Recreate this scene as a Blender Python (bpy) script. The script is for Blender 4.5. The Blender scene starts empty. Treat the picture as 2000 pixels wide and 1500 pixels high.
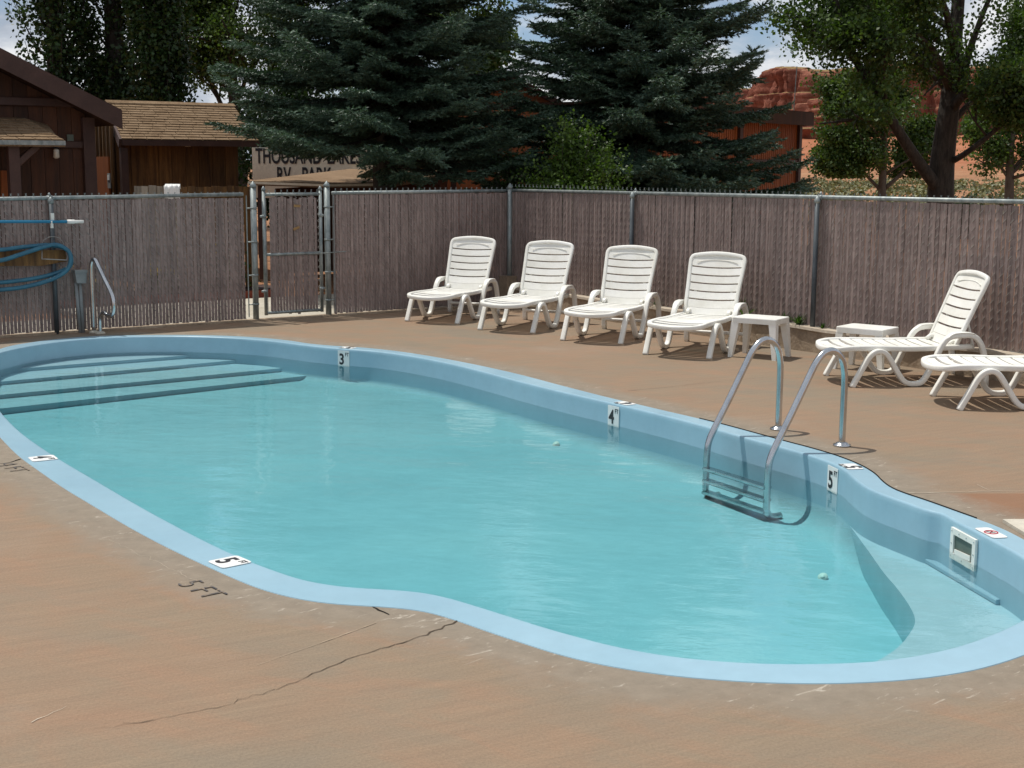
import bpy, bmesh, math, random
import numpy as np
from mathutils import Vector, Matrix
R = math.radians
sc = bpy.context.scene
C = sc.collection

# ------------------------------------------------------------ camera
FOC, TILT, ROLL, EYE = 2700.0, .1587, -.005, 1.9
cs, sn, ct, st = math.cos(ROLL), math.sin(ROLL), math.cos(TILT), math.sin(TILT)
cam_d = bpy.data.cameras.new('camera'); cam = bpy.data.objects.new('camera', cam_d); C.objects.link(cam)
cam_d.sensor_width = 36; cam_d.lens = 36*FOC/2000; cam_d.clip_end = 8000; cam_d.clip_start = .05
rt = Vector((cs, -sn*st, -sn*ct)); up_ = Vector((sn, cs*st, cs*ct)); fw = Vector((0, ct, -st))
m = Matrix((rt, up_, -fw)).transposed().to_4x4(); m.translation = (0, 0, EYE)
cam.matrix_world = m; sc.camera = cam

def ray(px, py):
    p, q = px-1000, 750-py
    x = cs*p+sn*q; y = -sn*p+cs*q
    return Vector((x, FOC*ct+y*st, -FOC*st+y*ct))
def gp(px, py, z=0):                      # point on a level plane
    d = ray(px, py); k = (z-EYE)/d.z
    return Vector((0, 0, EYE))+d*k
def at(px, py, Y):                        # point at a given depth
    d = ray(px, py); return Vector((0, 0, EYE))+d*(Y/d.y)
def onp(px, py, P0, n):                   # point on a vertical plane
    d = ray(px, py); o = Vector((0, 0, EYE)); n = Vector(n)
    return o+d*((Vector(P0)-o).dot(n)/d.dot(n))

# ------------------------------------------------------------ light
SUN_EL, SUN_AZ = R(68), math.atan2(-.84, .54)
sd = Vector((math.sin(SUN_AZ)*math.cos(SUN_EL), math.cos(SUN_AZ)*math.cos(SUN_EL), math.sin(SUN_EL)))
sl = bpy.data.lights.new('sun', 'SUN'); sl.energy = 3.8; sl.angle = R(.53); sl.color = (1, .955, .88)
so = bpy.data.objects.new('sun', sl); C.objects.link(so); so.rotation_euler = (-sd).to_track_quat('-Z', 'Y').to_euler(); so.location = (0, 0, 30)
w = bpy.data.worlds.new('World'); sc.world = w; w.use_nodes = True
nt = w.node_tree; nt.nodes.clear()
def N(nt, t, **kw):
    n = nt.nodes.new(t)
    for k, v in kw.items():
        if k in n.inputs: n.inputs[k].default_value = v
        else: setattr(n, k, v)
    return n
def ramp(nt, stops, fac=None, interp='LINEAR'):
    r = nt.nodes.new('ShaderNodeValToRGB'); r.color_ramp.interpolation = interp
    e = r.color_ramp.elements
    while len(e) < len(stops): e.new(.5)
    for i, (p, c) in enumerate(stops):
        e[i].position = p; e[i].color = (*c, 1) if len(c) == 3 else c
    if fac: nt.links.new(fac, r.inputs[0])
    return r
def mix(nt, fac, a, b, typ='MIX'):
    n = nt.nodes.new('ShaderNodeMix'); n.data_type = 'RGBA'; n.blend_type = typ
    for s, v in ((0, fac), (6, a), (7, b)):
        if isinstance(v, (int, float)): n.inputs[s].default_value = v
        elif isinstance(v, tuple): n.inputs[s].default_value = (*v, 1) if len(v) == 3 else v
        else: nt.links.new(v, n.inputs[s])
    return n.outputs[2]
def math_(nt, op, a, b=0.0):
    n = nt.nodes.new('ShaderNodeMath'); n.operation = op
    for s, v in ((0, a), (1, b)):
        if isinstance(v, (int, float)): n.inputs[s].default_value = v
        else: nt.links.new(v, n.inputs[s])
    return n.outputs[0]
sky = N(nt, 'ShaderNodeTexSky', sky_type='NISHITA', sun_disc=False, sun_elevation=SUN_EL, sun_rotation=SUN_AZ, altitude=2000, air_density=1.0, dust_density=.6, ozone_density=1.6)
tc = N(nt, 'ShaderNodeTexCoord')
mp = N(nt, 'ShaderNodeMapping'); mp.inputs['Scale'].default_value = (1, 1, 2.2); mp.inputs['Location'].default_value = (.35, .1, .22)
nt.links.new(tc.outputs['Generated'], mp.inputs[0])
n1 = N(nt, 'ShaderNodeTexNoise', Scale=5.5, Detail=9.0, Roughness=.56); nt.links.new(mp.outputs[0], n1.inputs['Vector'])
n2 = N(nt, 'ShaderNodeTexNoise', Scale=11.0, Detail=8.0, Roughness=.6); nt.links.new(mp.outputs[0], n2.inputs['Vector'])
mask = ramp(nt, [(.36, (0, 0, 0)), (.50, (1, 1, 1))], n1.outputs[0])
ccol = ramp(nt, [(.3, (4.0, 4.6, 5.6)), (.47, (6.2, 6.8, 7.7)), (.62, (10.5, 10.6, 10.7))], n2.outputs[0])
skc = mix(nt, 1.0, sky.outputs[0], (.95, 1.0, 1.06), 'MULTIPLY')
bg = N(nt, 'ShaderNodeBackground', Strength=.085)
nt.links.new(mix(nt, mask.outputs[0], skc, ccol.outputs[0]), bg.inputs[0])
wo = N(nt, 'ShaderNodeOutputWorld'); nt.links.new(bg.outputs[0], wo.inputs[0])
vs = sc.view_settings; vs.view_transform = 'Standard'; vs.look = 'None'; vs.exposure = 0; vs.gamma = 1; vs.use_curve_mapping = False
sc.render.engine = 'CYCLES'
sc.cycles.use_denoising = True; sc.cycles.max_bounces = 7; sc.cycles.transparent_max_bounces = 12; sc.cycles.caustics_reflective = False
sc.cycles.sample_clamp_indirect = 6; sc.cycles.volume_bounces = 0

# ------------------------------------------------------------ materials
M = {}
def new_mat(name):
    m = bpy.data.materials.new(name); m.use_nodes = True; nt = m.node_tree; nt.nodes.clear()
    o = nt.nodes.new('ShaderNodeOutputMaterial'); b = nt.nodes.new('ShaderNodeBsdfPrincipled')
    nt.links.new(b.outputs[0], o.inputs[0]); M[name] = m
    return m, nt, b, o
def mat(name, stops, scale=8, stretch=(1, 1, 1), detail=6, rough=.7, bump=0, bscale=60, spec=.4, metal=0, rnd=0, fine=0, coord='Object', bstretch=None, rvar=0):
    m, nt, b, o = new_mat(name)
    tc = N(nt, 'ShaderNodeTexCoord'); mp = N(nt, 'ShaderNodeMapping'); mp.inputs['Scale'].default_value = stretch
    nt.links.new(tc.outputs[coord], mp.inputs[0])
    vec = mp.outputs[0]
    oi = None
    if rnd:
        oi = N(nt, 'ShaderNodeObjectInfo')
        va = N(nt, 'ShaderNodeVectorMath', operation='ADD'); nt.links.new(mp.outputs[0], va.inputs[0])
        sm = math_(nt, 'MULTIPLY', oi.outputs['Random'], 57.0); nt.links.new(sm, va.inputs[1]); vec = va.outputs[0]
    n = N(nt, 'ShaderNodeTexNoise', Scale=float(scale), Detail=float(detail), Roughness=.6); nt.links.new(vec, n.inputs['Vector'])
    k = len(stops)
    if not isinstance(stops[0][1], tuple): stops = [(.32+.36*i/max(1, k-1), c) for i, c in enumerate(stops)]
    r = ramp(nt, stops, n.outputs[0]); col = r.outputs[0]
    if fine:
        nf = N(nt, 'ShaderNodeTexNoise', Scale=float(scale)*9, Detail=4.0, Roughness=.7); nt.links.new(vec, nf.inputs['Vector'])
        rf = ramp(nt, [(.3, (1-fine,)*3), (.7, (1+fine,)*3)], nf.outputs[0]); col = mix(nt, 1.0, col, rf.outputs[0], 'MULTIPLY')
    if rnd:
        rr = ramp(nt, [(0, (1-rnd,)*3), (1, (1+rnd, 1+rnd*.9, 1+rnd*.8))], oi.outputs['Random']); col = mix(nt, 1.0, col, rr.outputs[0], 'MULTIPLY')
    nt.links.new(col, b.inputs['Base Color'])
    b.inputs['Roughness'].default_value = rough; b.inputs['Metallic'].default_value = metal; b.inputs['Specular IOR Level'].default_value = spec
    if rvar:
        rv = N(nt, 'ShaderNodeMapRange'); rv.inputs['To Min'].default_value = rough-rvar; rv.inputs['To Max'].default_value = rough+rvar
        nt.links.new(n.outputs[0], rv.inputs[0]); nt.links.new(rv.outputs[0], b.inputs['Roughness'])
    if bump:
        mb = N(nt, 'ShaderNodeMapping'); mb.inputs['Scale'].default_value = bstretch or stretch; nt.links.new(tc.outputs[coord], mb.inputs[0])
        nb = N(nt, 'ShaderNodeTexNoise', Scale=float(bscale), Detail=5.0); nt.links.new(mb.outputs[0], nb.inputs['Vector'])
        bp = N(nt, 'ShaderNodeBump', Strength=1.0, Distance=float(bump)); nt.links.new(nb.outputs[0], bp.inputs['Height']); nt.links.new(bp.outputs[0], b.inputs['Normal'])
    return m
mat('white_plastic', [(.73, .715, .65), (.81, .80, .745), (.84, .835, .80)], 3, rough=.42, spec=.35, fine=.03, rvar=.08, rnd=.03, bump=.0006, bscale=120)
mat('gelcoat', [(.265, .425, .525), (.29, .455, .55), (.31, .475, .57)], .9, rough=.3, spec=.45, fine=.04, rvar=.06)
mat('pool_floor', [(.335, .50, .575), (.37, .535, .61), (.395, .555, .625)], .8, rough=.5, spec=.2, fine=.04)
mat('steel', [(.42, .43, .44), (.55, .56, .57), (.62, .63, .63)], 9, stretch=(1, 1, .4), rough=.2, metal=1, rvar=.05)
mat('galvanised', [(.17, .20, .20), (.27, .30, .295), (.36, .385, .37)], 14, stretch=(1, 1, .5), rough=.52, metal=.55, fine=.12)
mat('dark_post', [(.055, .065, .075), (.10, .115, .125)], 12, stretch=(1, 1, .4), rough=.55, metal=.4, fine=.15)
mat('wire', [(.24, .22, .20), (.34, .32, .30)], 20, rough=.6, metal=.2)
mat('slat_plastic', [(.175, .132, .120), (.25, .192, .176), (.31, .245, .225)], 7, stretch=(4, 4, .9), rough=.6, spec=.3, rnd=.16, fine=.2)
mat('white_sign', [(.72, .72, .70), (.80, .80, .78)], 12, rough=.4)
mat('black_ink', [(.015, .015, .018), (.03, .03, .035)], 20, rough=.5)
mat('red_ink', [(.35, .02, .04), (.45, .03, .05)], 20, rough=.5)
mat('faded_paint', [(.38, (.05, .05, .055)), (.5, (.10, .09, .085)), (.56, (.23, .175, .125))], 22, rough=.8)
mat('curb_concrete', [(.24, .18, .125), (.33, .255, .18), (.42, .34, .25)], 3.2, rough=.85, fine=.18, bump=.006, bscale=35)
mat('curb_top', [(.40, .33, .25), (.52, .45, .36)], 4, rough=.85, fine=.12, bump=.003, bscale=60)
mat('pale_concrete', [(.42, .38, .30), (.54, .50, .42)], 2, rough=.85, fine=.12, bump=.002)
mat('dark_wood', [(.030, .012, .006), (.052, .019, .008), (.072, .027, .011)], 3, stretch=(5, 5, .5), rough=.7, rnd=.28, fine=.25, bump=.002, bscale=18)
mat('shed_wood', [(.05, .024, .009), (.12, .06, .020), (.20, .105, .032)], 2.6, stretch=(6, 6, .45), rough=.75, rnd=.35, fine=.3, bump=.003, bscale=18)
mat('orange_wood', [(.17, .045, .009), (.25, .068, .013), (.30, .088, .018)], 2.6, stretch=(6, 6, .35), rough=.7, rnd=.15, fine=.2, bump=.002, bscale=18)
mat('brown_trim', [(.045, .022, .018), (.07, .036, .028)], 5, rough=.6, fine=.15)
mat('grey_wood', [(.15, .125, .10), (.26, .225, .18), (.32, .28, .23)], 4, stretch=(5, 5, .5), rough=.85, rnd=.2, fine=.2)
mat('roof_shingle', [(.15, .10, .06), (.20, .138, .085), (.24, .17, .108)], 5, rough=.95, spec=.05, fine=.3, rnd=.1, bump=.004, bscale=60)
mat('roof_brown', [(.035, .018, .014), (.05, .027, .02)], 5, rough=.9, spec=.1, fine=.2)
mat('roof_sheet', [(.19, .125, .075), (.25, .17, .105)], 2.2, rough=.9, spec=.1, fine=.2)
mat('cream_board', [(.72, .65, .50), (.80, .73, .58)], 2, rough=.7, fine=.1)
mat('bark', [(.018, .015, .012), (.038, .032, .025), (.06, .05, .04)], 5, stretch=(3, 3, .7), rough=.9, fine=.3, bump=.02, bscale=12, bstretch=(3, 3, .6))
mat('bark_pale', [(.07, .058, .046), (.13, .112, .09)], 5, stretch=(3, 3, .7), rough=.9, fine=.25, bump=.01, bscale=14)
mat('hose_blue', [(.02, .10, .16), (.035, .16, .23)], 6, rough=.38, spec=.5, fine=.08)
mat('pole_blue', [(.02, .20, .36), (.03, .25, .42)], 6, rough=.3, spec=.5)
mat('terracotta', [(.25, .07, .04), (.34, .10, .06)], 8, rough=.85, rnd=.2)
mat('yellow_petal', [(.62, .42, .02), (.75, .55, .04)], 8, rough=.6)
mat('grey_plastic', [(.22, .23, .23), (.29, .30, .30)], 6, rough=.5, fine=.06)
mat('red_plastic', [(.30, .03, .03), (.36, .05, .04)], 6, rough=.5)
mat('tag_orange', [(.26, .14, .05), (.36, .22, .09)], 12, rough=.6)
mat('skimmer_dark', [(.06, .085, .07), (.12, .15, .12)], 6, rough=.5)
mat('black_gap', [(.012, .011, .01), (.02, .018, .016)], 6, rough=.95, spec=.1)
mat('crack_brown', [(.055, .042, .032), (.13, .10, .075)], 30, rough=.95, spec=.1)
mat('glass_lamp', [(.5, .48, .42), (.6, .58, .5)], 6, rough=.2)

def leaf_mat(name, c0, c1, c2, trans=.25, nscale=1.1):
    m, nt, b, o = new_mat(name)
    tc = N(nt, 'ShaderNodeTexCoord')
    n = N(nt, 'ShaderNodeTexNoise', Scale=nscale, Detail=3.0); nt.links.new(tc.outputs['Object'], n.inputs['Vector'])
    n2 = N(nt, 'ShaderNodeTexWhiteNoise'); 
    geo = N(nt, 'ShaderNodeNewGeometry')
    r = ramp(nt, [(.34, c0), (.5, c1), (.66, c2)], n.outputs[0])
    rr = ramp(nt, [(0, (.55, .6, .6)), (1, (1.4, 1.35, 1.2))], geo.outputs['Random Per Island'])
    col = mix(nt, 1.0, r.outputs[0], rr.outputs[0], 'MULTIPLY')
    nt.links.new(col, b.inputs['Base Color']); b.inputs['Roughness'].default_value = .5; b.inputs['Specular IOR Level'].default_value = .35
    t = N(nt, 'ShaderNodeBsdfTranslucent'); nt.links.new(mix(nt, 1.0, col, (1.1, 1.35, .5), 'MULTIPLY'), t.inputs[0])
    mx = N(nt, 'ShaderNodeMixShader', Fac=trans); nt.links.new(b.outputs[0], mx.inputs[1]); nt.links.new(t.outputs[0], mx.inputs[2]); nt.links.new(mx.outputs[0], o.inputs[0])
    return m
leaf_mat('spruce_needles', (.036, .070, .046), (.062, .112, .080), (.100, .165, .128), .1, 1.3)
leaf_mat('cottonwood_leaves', (.034, .062, .014), (.055, .098, .022), (.082, .14, .034), .32)
leaf_mat('poplar_leaves', (.012, .030, .008), (.020, .046, .011), (.034, .072, .018), .2)
leaf_mat('bush_leaves', (.035, .07, .012), (.06, .11, .018), (.10, .17, .03), .35, 2.0)
leaf_mat('weed_leaves', (.03, .06, .012), (.05, .1, .02), (.08, .14, .03), .3, 3)
leaf_mat('sage_leaves', (.11, .12, .055), (.16, .165, .08), (.22, .21, .115), .1, .12)

# deck: broomed, stained concrete
m, nt, b, o = new_mat('deck_concrete')
geo = N(nt, 'ShaderNodeNewGeometry')
def noise(sc_, det=5, rough=.6, stretch=(1, 1, 1), rot=0, loc=(0, 0, 0), dist=0):
    mr = N(nt, 'ShaderNodeMapping'); mr.inputs['Rotation'].default_value = (0, 0, rot); nt.links.new(geo.outputs['Position'], mr.inputs[0])
    mp = N(nt, 'ShaderNodeMapping'); mp.inputs['Scale'].default_value = stretch; mp.inputs['Location'].default_value = loc
    nt.links.new(mr.outputs[0], mp.inputs[0])
    n = N(nt, 'ShaderNodeTexNoise', Scale=float(sc_), Detail=float(det), Roughness=rough, Distortion=float(dist)); nt.links.new(mp.outputs[0], n.inputs['Vector'])
    return n.outputs[0]
big = noise(.55, 5, .6)
c = ramp(nt, [(.3, (.29, .235, .18)), (.44, (.325, .245, .175)), (.56, (.35, .24, .165)), (.7, (.375, .28, .21))], big).outputs[0]
med = noise(1.7, 6, .65, (1, 2.3, 1), .5, dist=.6)
c = mix(nt, ramp(nt, [(.46, (0, 0, 0)), (.68, (.75, .75, .75))], med).outputs[0], c, (.385, .24, .16))
c = mix(nt, ramp(nt, [(.5, (0, 0, 0)), (.72, (.6, .6, .6))], noise(1.1, 5, .6, (1, 1.8, 1), .3, (7, 3, 0))).outputs[0], c, (.285, .242, .188))
streak = noise(7, 5, .7, (.25, 2.2, 1), -.5, dist=.4)
c = mix(nt, 1.0, c, ramp(nt, [(.3, (.92, .92, .93)), (.55, (1, 1, 1)), (.75, (1.07, 1.06, 1.05))], streak).outputs[0], 'MULTIPLY')
st2 = noise(26, 4, .7, (.12, 2.6, 1), -.5, dist=.2)
c = mix(nt, 1.0, c, ramp(nt, [(.3, (.94, .94, .94)), (.7, (1.06, 1.06, 1.06))], st2).outputs[0], 'MULTIPLY')
speck = noise(90, 3, .8)
c = mix(nt, 1.0, c, ramp(nt, [(.3, (.84, .84, .84)), (.7, (1.15, 1.14, 1.13))], speck).outputs[0], 'MULTIPLY')
# redder slab to the right
sep = N(nt, 'ShaderNodeSeparateXYZ'); nt.links.new(geo.outputs['Position'], sep.inputs[0])
ya = math_(nt, 'SUBTRACT', 7.83, math_(nt, 'SUBTRACT', sep.outputs[1], math_(nt, 'MULTIPLY', sep.outputs[0], .03)))
ya = math_(nt, 'MULTIPLY', ya, 40); xa = math_(nt, 'MULTIPLY', math_(nt, 'SUBTRACT', sep.outputs[0], 1.9), 4)
for_ = N(nt, 'ShaderNodeClamp'); nt.links.new(ya, for_.inputs[0]); fx = N(nt, 'ShaderNodeClamp'); nt.links.new(xa, fx.inputs[0])
yb = N(nt, 'ShaderNodeClamp'); nt.links.new(math_(nt, 'MULTIPLY', math_(nt, 'SUBTRACT', sep.outputs[1], 5.4), 1.2), yb.inputs[0])
fr = math_(nt, 'MULTIPLY', math_(nt, 'MULTIPLY', for_.outputs[0], fx.outputs[0]), yb.outputs[0])
c = mix(nt, math_(nt, 'MULTIPLY', fr, .7), c, mix(nt, noise(4, 5), (.27, .13, .07), (.36, .175, .10)))
# grey grime band that follows the coping
at_ = N(nt, 'ShaderNodeAttribute'); at_.attribute_name = 'edge'
g = math_(nt, 'ADD', at_.outputs['Fac'], math_(nt, 'MULTIPLY', math_(nt, 'SUBTRACT', noise(3.1, 6, .7), .5), .95))
gr = ramp(nt, [(0, (1, 1, 1)), (.3, (.85, .85, .85)), (.66, (0, 0, 0))], g)
c = mix(nt, 1.0, c, (.735, .735, .70), 'MULTIPLY')
c = mix(nt, gr.outputs[0], c, mix(nt, noise(9, 5, .7), (.15, .125, .095), (.31, .26, .20)))
scr = N(nt, 'ShaderNodeMapping'); wv = noise(5, 6, .75, (1, 3.4, 1), -.7, dist=1.6)
sm = ramp(nt, [(.60, (0, 0, 0)), (.66, (.75, .75, .75))], wv)
lim = ramp(nt, [(0, (1, 1, 1)), (.35, (1, 1, 1)), (.62, (0, 0, 0))], at_.outputs['Fac'])
c = mix(nt, math_(nt, 'MULTIPLY', sm.outputs[0], lim.outputs[0]), c, (.47, .42, .35))
nt.links.new(c, b.inputs['Base Color']); b.inputs['Roughness'].default_value = .82; b.inputs['Specular IOR Level'].default_value = .3
bp = N(nt, 'ShaderNodeBump', Strength=1.0, Distance=.0022)
nt.links.new(math_(nt, 'ADD', math_(nt, 'ADD', st2, speck), streak), bp.inputs['Height']); nt.links.new(bp.outputs[0], b.inputs['Normal'])

# ground beyond, hills
m, nt, b, o = new_mat('earth'); geo = N(nt, 'ShaderNodeNewGeometry')
c = ramp(nt, [(.3, (.26, .15, .09)), (.5, (.34, .17, .09)), (.7, (.40, .25, .15))], noise(.12, 8, .65)).outputs[0]
c = mix(nt, 1.0, c, ramp(nt, [(.3, (.75, .75, .75)), (.7, (1.2, 1.2, 1.2))], noise(1.5, 6, .7)).outputs[0], 'MULTIPLY')
sep = N(nt, 'ShaderNodeSeparateXYZ'); nt.links.new(geo.outputs['Position'], sep.inputs[0])
hz = N(nt, 'ShaderNodeMapRange'); hz.inputs[1].default_value = .6; hz.inputs[2].default_value = 2.5; nt.links.new(sep.outputs[2], hz.inputs[0])
red = ramp(nt, [(.3, (.29, .105, .052)), (.5, (.36, .14, .07)), (.72, (.43, .19, .11))], noise(.05, 9, .7)).outputs[0]
red = mix(nt, 1.0, red, ramp(nt, [(.35, (.8, .8, .8)), (.7, (1.2, 1.2, 1.2))], noise(.45, 8, .75)).outputs[0], 'MULTIPLY')
red = mix(nt, ramp(nt, [(.66, (0, 0, 0)), (.70, (.8, .8, .8))], noise(.55, 6, .7, loc=(5, 5, 0))).outputs[0], red, (.42, .33, .24))
c = mix(nt, hz.outputs[0], c, red)
nt.links.new(c, b.inputs['Base Color']); b.inputs['Roughness'].default_value = .95; b.inputs['Specular IOR Level'].default_value = .1
bp = N(nt, 'ShaderNodeBump', Strength=1.0, Distance=.5); nt.links.new(noise(.3, 8, .7), bp.inputs['Height']); nt.links.new(bp.outputs[0], b.inputs['Normal'])

m, nt, b, o = new_mat('mesa_rock'); geo = N(nt, 'ShaderNodeNewGeometry')
c = ramp(nt, [(.30, (.17, .068, .048)), (.45, (.26, .10, .068)), (.58, (.32, .135, .09)), (.70, (.46, .27, .18))], noise(.04, 8, .72, (1, 1, 6))).outputs[0]
c = mix(nt, 1.0, c, ramp(nt, [(.3, (.55, .5, .5)), (.6, (1.1, 1.1, 1.1))], noise(.11, 7, .75, (1.6, 1.6, .45))).outputs[0], 'MULTIPLY')
c = mix(nt, 1.0, c, ramp(nt, [(.3, (.75, .75, .75)), (.7, (1.25, 1.2, 1.2))], noise(.5, 5, .75, (1, 1, 2.5))).outputs[0], 'MULTIPLY')
sep = N(nt, 'ShaderNodeSeparateXYZ'); nt.links.new(geo.outputs['Normal'], sep.inputs[0])
tp = ramp(nt, [(.8, (0, 0, 0)), (.97, (1, 1, 1))], sep.outputs[2])
c = mix(nt, tp.outputs[0], c, mix(nt, noise(.2, 5, .7), (.27, .17, .08), (.34, .25, .11)))
nt.links.new(c, b.inputs['Base Color']); b.inputs['Roughness'].default_value = .95; b.inputs['Specular IOR Level'].default_value = .1
bp = N(nt, 'ShaderNodeBump', Strength=1.0, Distance=1.2); nt.links.new(noise(.4, 7, .75, (1.5, 1.5, 1)), bp.inputs['Height']); nt.links.new(bp.outputs[0], b.inputs['Normal'])

# water
m, nt, b, o = new_mat('water'); nt.nodes.remove(b); geo = N(nt, 'ShaderNodeNewGeometry')
h = math_(nt, 'ADD', math_(nt, 'MULTIPLY', noise(1.3, 2, .5, (1, 1.6, 1), .4), 2.2), math_(nt, 'MULTIPLY', noise(6.5, 3, .55, (1, 1.9, 1), .2), .42))
h = math_(nt, 'ADD', h, math_(nt, 'MULTIPLY', noise(24, 2, .5, (1, 1.5, 1)), .055))
bp = N(nt, 'ShaderNodeBump', Strength=1.0, Distance=.006); nt.links.new(h, bp.inputs['Height'])
fr = N(nt, 'ShaderNodeFresnel', IOR=1.33); nt.links.new(bp.outputs[0], fr.inputs['Normal'])
gl = N(nt, 'ShaderNodeBsdfGlossy', Roughness=.012); nt.links.new(bp.outputs[0], gl.inputs['Normal'])
tr = N(nt, 'ShaderNodeBsdfTransparent'); mx = N(nt, 'ShaderNodeMixShader')
nt.links.new(fr.outputs[0], mx.inputs[0]); nt.links.new(tr.outputs[0], mx.inputs[1]); nt.links.new(gl.outputs[0], mx.inputs[2]); nt.links.new(mx.outputs[0], o.inputs[0])
va = N(nt, 'ShaderNodeVolumeAbsorption', Density=.92); va.inputs[0].default_value = (.38, .905, .905, 1); nt.links.new(va.outputs[0], o.inputs['Volume'])

# ------------------------------------------------------------ helpers
def tag(o, label=None, cat=None, group=None, kind=None):
    if label: o['label'] = label
    if cat: o['category'] = cat
    if group: o['group'] = group
    if kind: o['kind'] = kind
    return o
def empty(name, loc=(0, 0, 0), rz=0):
    o = bpy.data.objects.new(name, None); o.empty_display_size = .2; o.location = loc; o.rotation_euler = (0, 0, rz); C.objects.link(o); return o
def link(name, me, mt, parent=None, smooth=False):
    if mt and not me.materials: me.materials.append(M[mt] if isinstance(mt, str) else mt)
    o = bpy.data.objects.new(name, me); C.objects.link(o)
    if parent is not None:
        o.parent = parent
    if smooth: me.shade_smooth() if hasattr(me, 'shade_smooth') else None
    return o
class MB:
    def __init__(s): s.v = []; s.f = []
    def add(s, vs, fs):
        k = len(s.v); s.v += [tuple(v) for v in vs]; s.f += [tuple(i+k for i in f) for f in fs]; return s
    def box(s, c, d, rz=0, mat3=None):
        x, y, z = d[0]/2, d[1]/2, d[2]/2
        vs = [Vector((a*x, b_*y, e*z)) for a in (-1, 1) for b_ in (-1, 1) for e in (-1, 1)]
        rm = mat3 or Matrix.Rotation(rz, 3, 'Z')
        vs = [rm @ v+Vector(c) for v in vs]
        return s.add(vs, [(0, 1, 3, 2), (4, 6, 7, 5), (0, 4, 5, 1), (2, 3, 7, 6), (0, 2, 6, 4), (1, 5, 7, 3)])
    def hexa(s, p):  # 8 points: bottom 4, top 4
        return s.add(p, [(3, 2, 1, 0), (4, 5, 6, 7), (0, 1, 5, 4), (1, 2, 6, 5), (2, 3, 7, 6), (3, 0, 4, 7)])
    def sweep(s, pts, sec, ref=(0, 1, 0), scale=None, closed=False, caps=True):
        pts = [Vector(p) for p in pts]; n = len(pts); k = len(sec); ref = Vector(ref); vs = []
        for i, p in enumerate(pts):
            a = pts[(i-1) % n] if (i or closed) else p; b_ = pts[(i+1) % n] if (i < n-1 or closed) else p
            t = (b_-a).normalized(); sd_ = (ref-t*ref.dot(t))
            if sd_.length < 1e-4: sd_ = t.orthogonal()
            sd_.normalize(); u = t.cross(sd_)
            q = scale[i] if scale else 1
            vs += [p+sd_*x*q+u*y*q for x, y in sec]
        fs = []
        for i in range(n if closed else n-1):
            j = (i+1) % n
            fs += [(i*k+a, i*k+(a+1) % k, j*k+(a+1) % k, j*k+a) for a in range(k)]
        if caps and not closed: fs += [tuple(range(k))[::-1], tuple((n-1)*k+a for a in range(k))]
        return s.add(vs, fs)
    def tube(s, pts, r, k=10, closed=False, scale=None, ref=None):
        pts = [Vector(p) for p in pts]
        d = (pts[-1]-pts[0]) if not closed else (pts[1]-pts[0])
        if ref is None: ref = Vector((0, 0, 1)) if abs(d.normalized().z) < .8 else Vector((.3, 1, 0)).normalized()
        return s.sweep(pts, [(r*math.cos(2*math.pi*a/k), r*math.sin(2*math.pi*a/k)) for a in range(k)], ref, scale, closed)
    def build(s, name, mt, parent=None, smooth=False, mesh=False):
        me = bpy.data.meshes.new(name); me.from_pydata(s.v, [], s.f); me.validate(); 
        bm = bmesh.new(); bm.from_mesh(me); bmesh.ops.recalc_face_normals(bm, faces=bm.faces); bm.to_mesh(me); bm.free()
        if smooth: me.shade_smooth()
        me.materials.append(M[mt])
        if mesh: return me
        return link(name, me, None, parent)
def rrect(w_, h_, r, k=3):
    out = []
    for cx, cy, a0 in ((w_/2-r, h_/2-r, 0), (-w_/2+r, h_/2-r, 90), (-w_/2+r, -h_/2+r, 180), (w_/2-r, -h_/2+r, 270)):
        for i in range(k): a = R(a0+90*i/(k-1)); out.append((cx+r*math.cos(a), cy+r*math.sin(a)))
    return out
def smooth_curve(pts, n=6, closed=False):
    P = [Vector(p) for p in pts]; L = len(P); out = []
    rng = range(L if closed else L-1)
    for i in rng:
        p0 = P[(i-1) % L] if (closed or i) else P[0]*2-P[1]
        p1 = P[i]; p2 = P[(i+1) % L]; p3 = P[(i+2) % L] if (closed or i+2 < L) else P[-1]*2-P[-2]
        for j in range(n):
            t = j/n
            out.append(.5*((2*p1)+(p2-p0)*t+(2*p0-5*p1+4*p2-p3)*t*t+(3*p1-p0-3*p2+p3)*t**3))
    if not closed: out.append(P[-1])
    return out
def np_mesh(name, V, F, mt, smooth=False):
    V = np.asarray(V, np.float32); F = np.asarray(F, np.int32); k = F.shape[1]
    me = bpy.data.meshes.new(name); me.vertices.add(len(V)); me.vertices.foreach_set('co', V.ravel())
    me.loops.add(F.size); me.loops.foreach_set('vertex_index', F.ravel())
    me.polygons.add(len(F)); me.polygons.foreach_set('loop_start', np.arange(0, F.size, k, dtype=np.int32)); 
    me.update(calc_edges=True); me.validate(); me.materials.append(M[mt])
    if smooth: me.shade_smooth()
    return me
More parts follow.
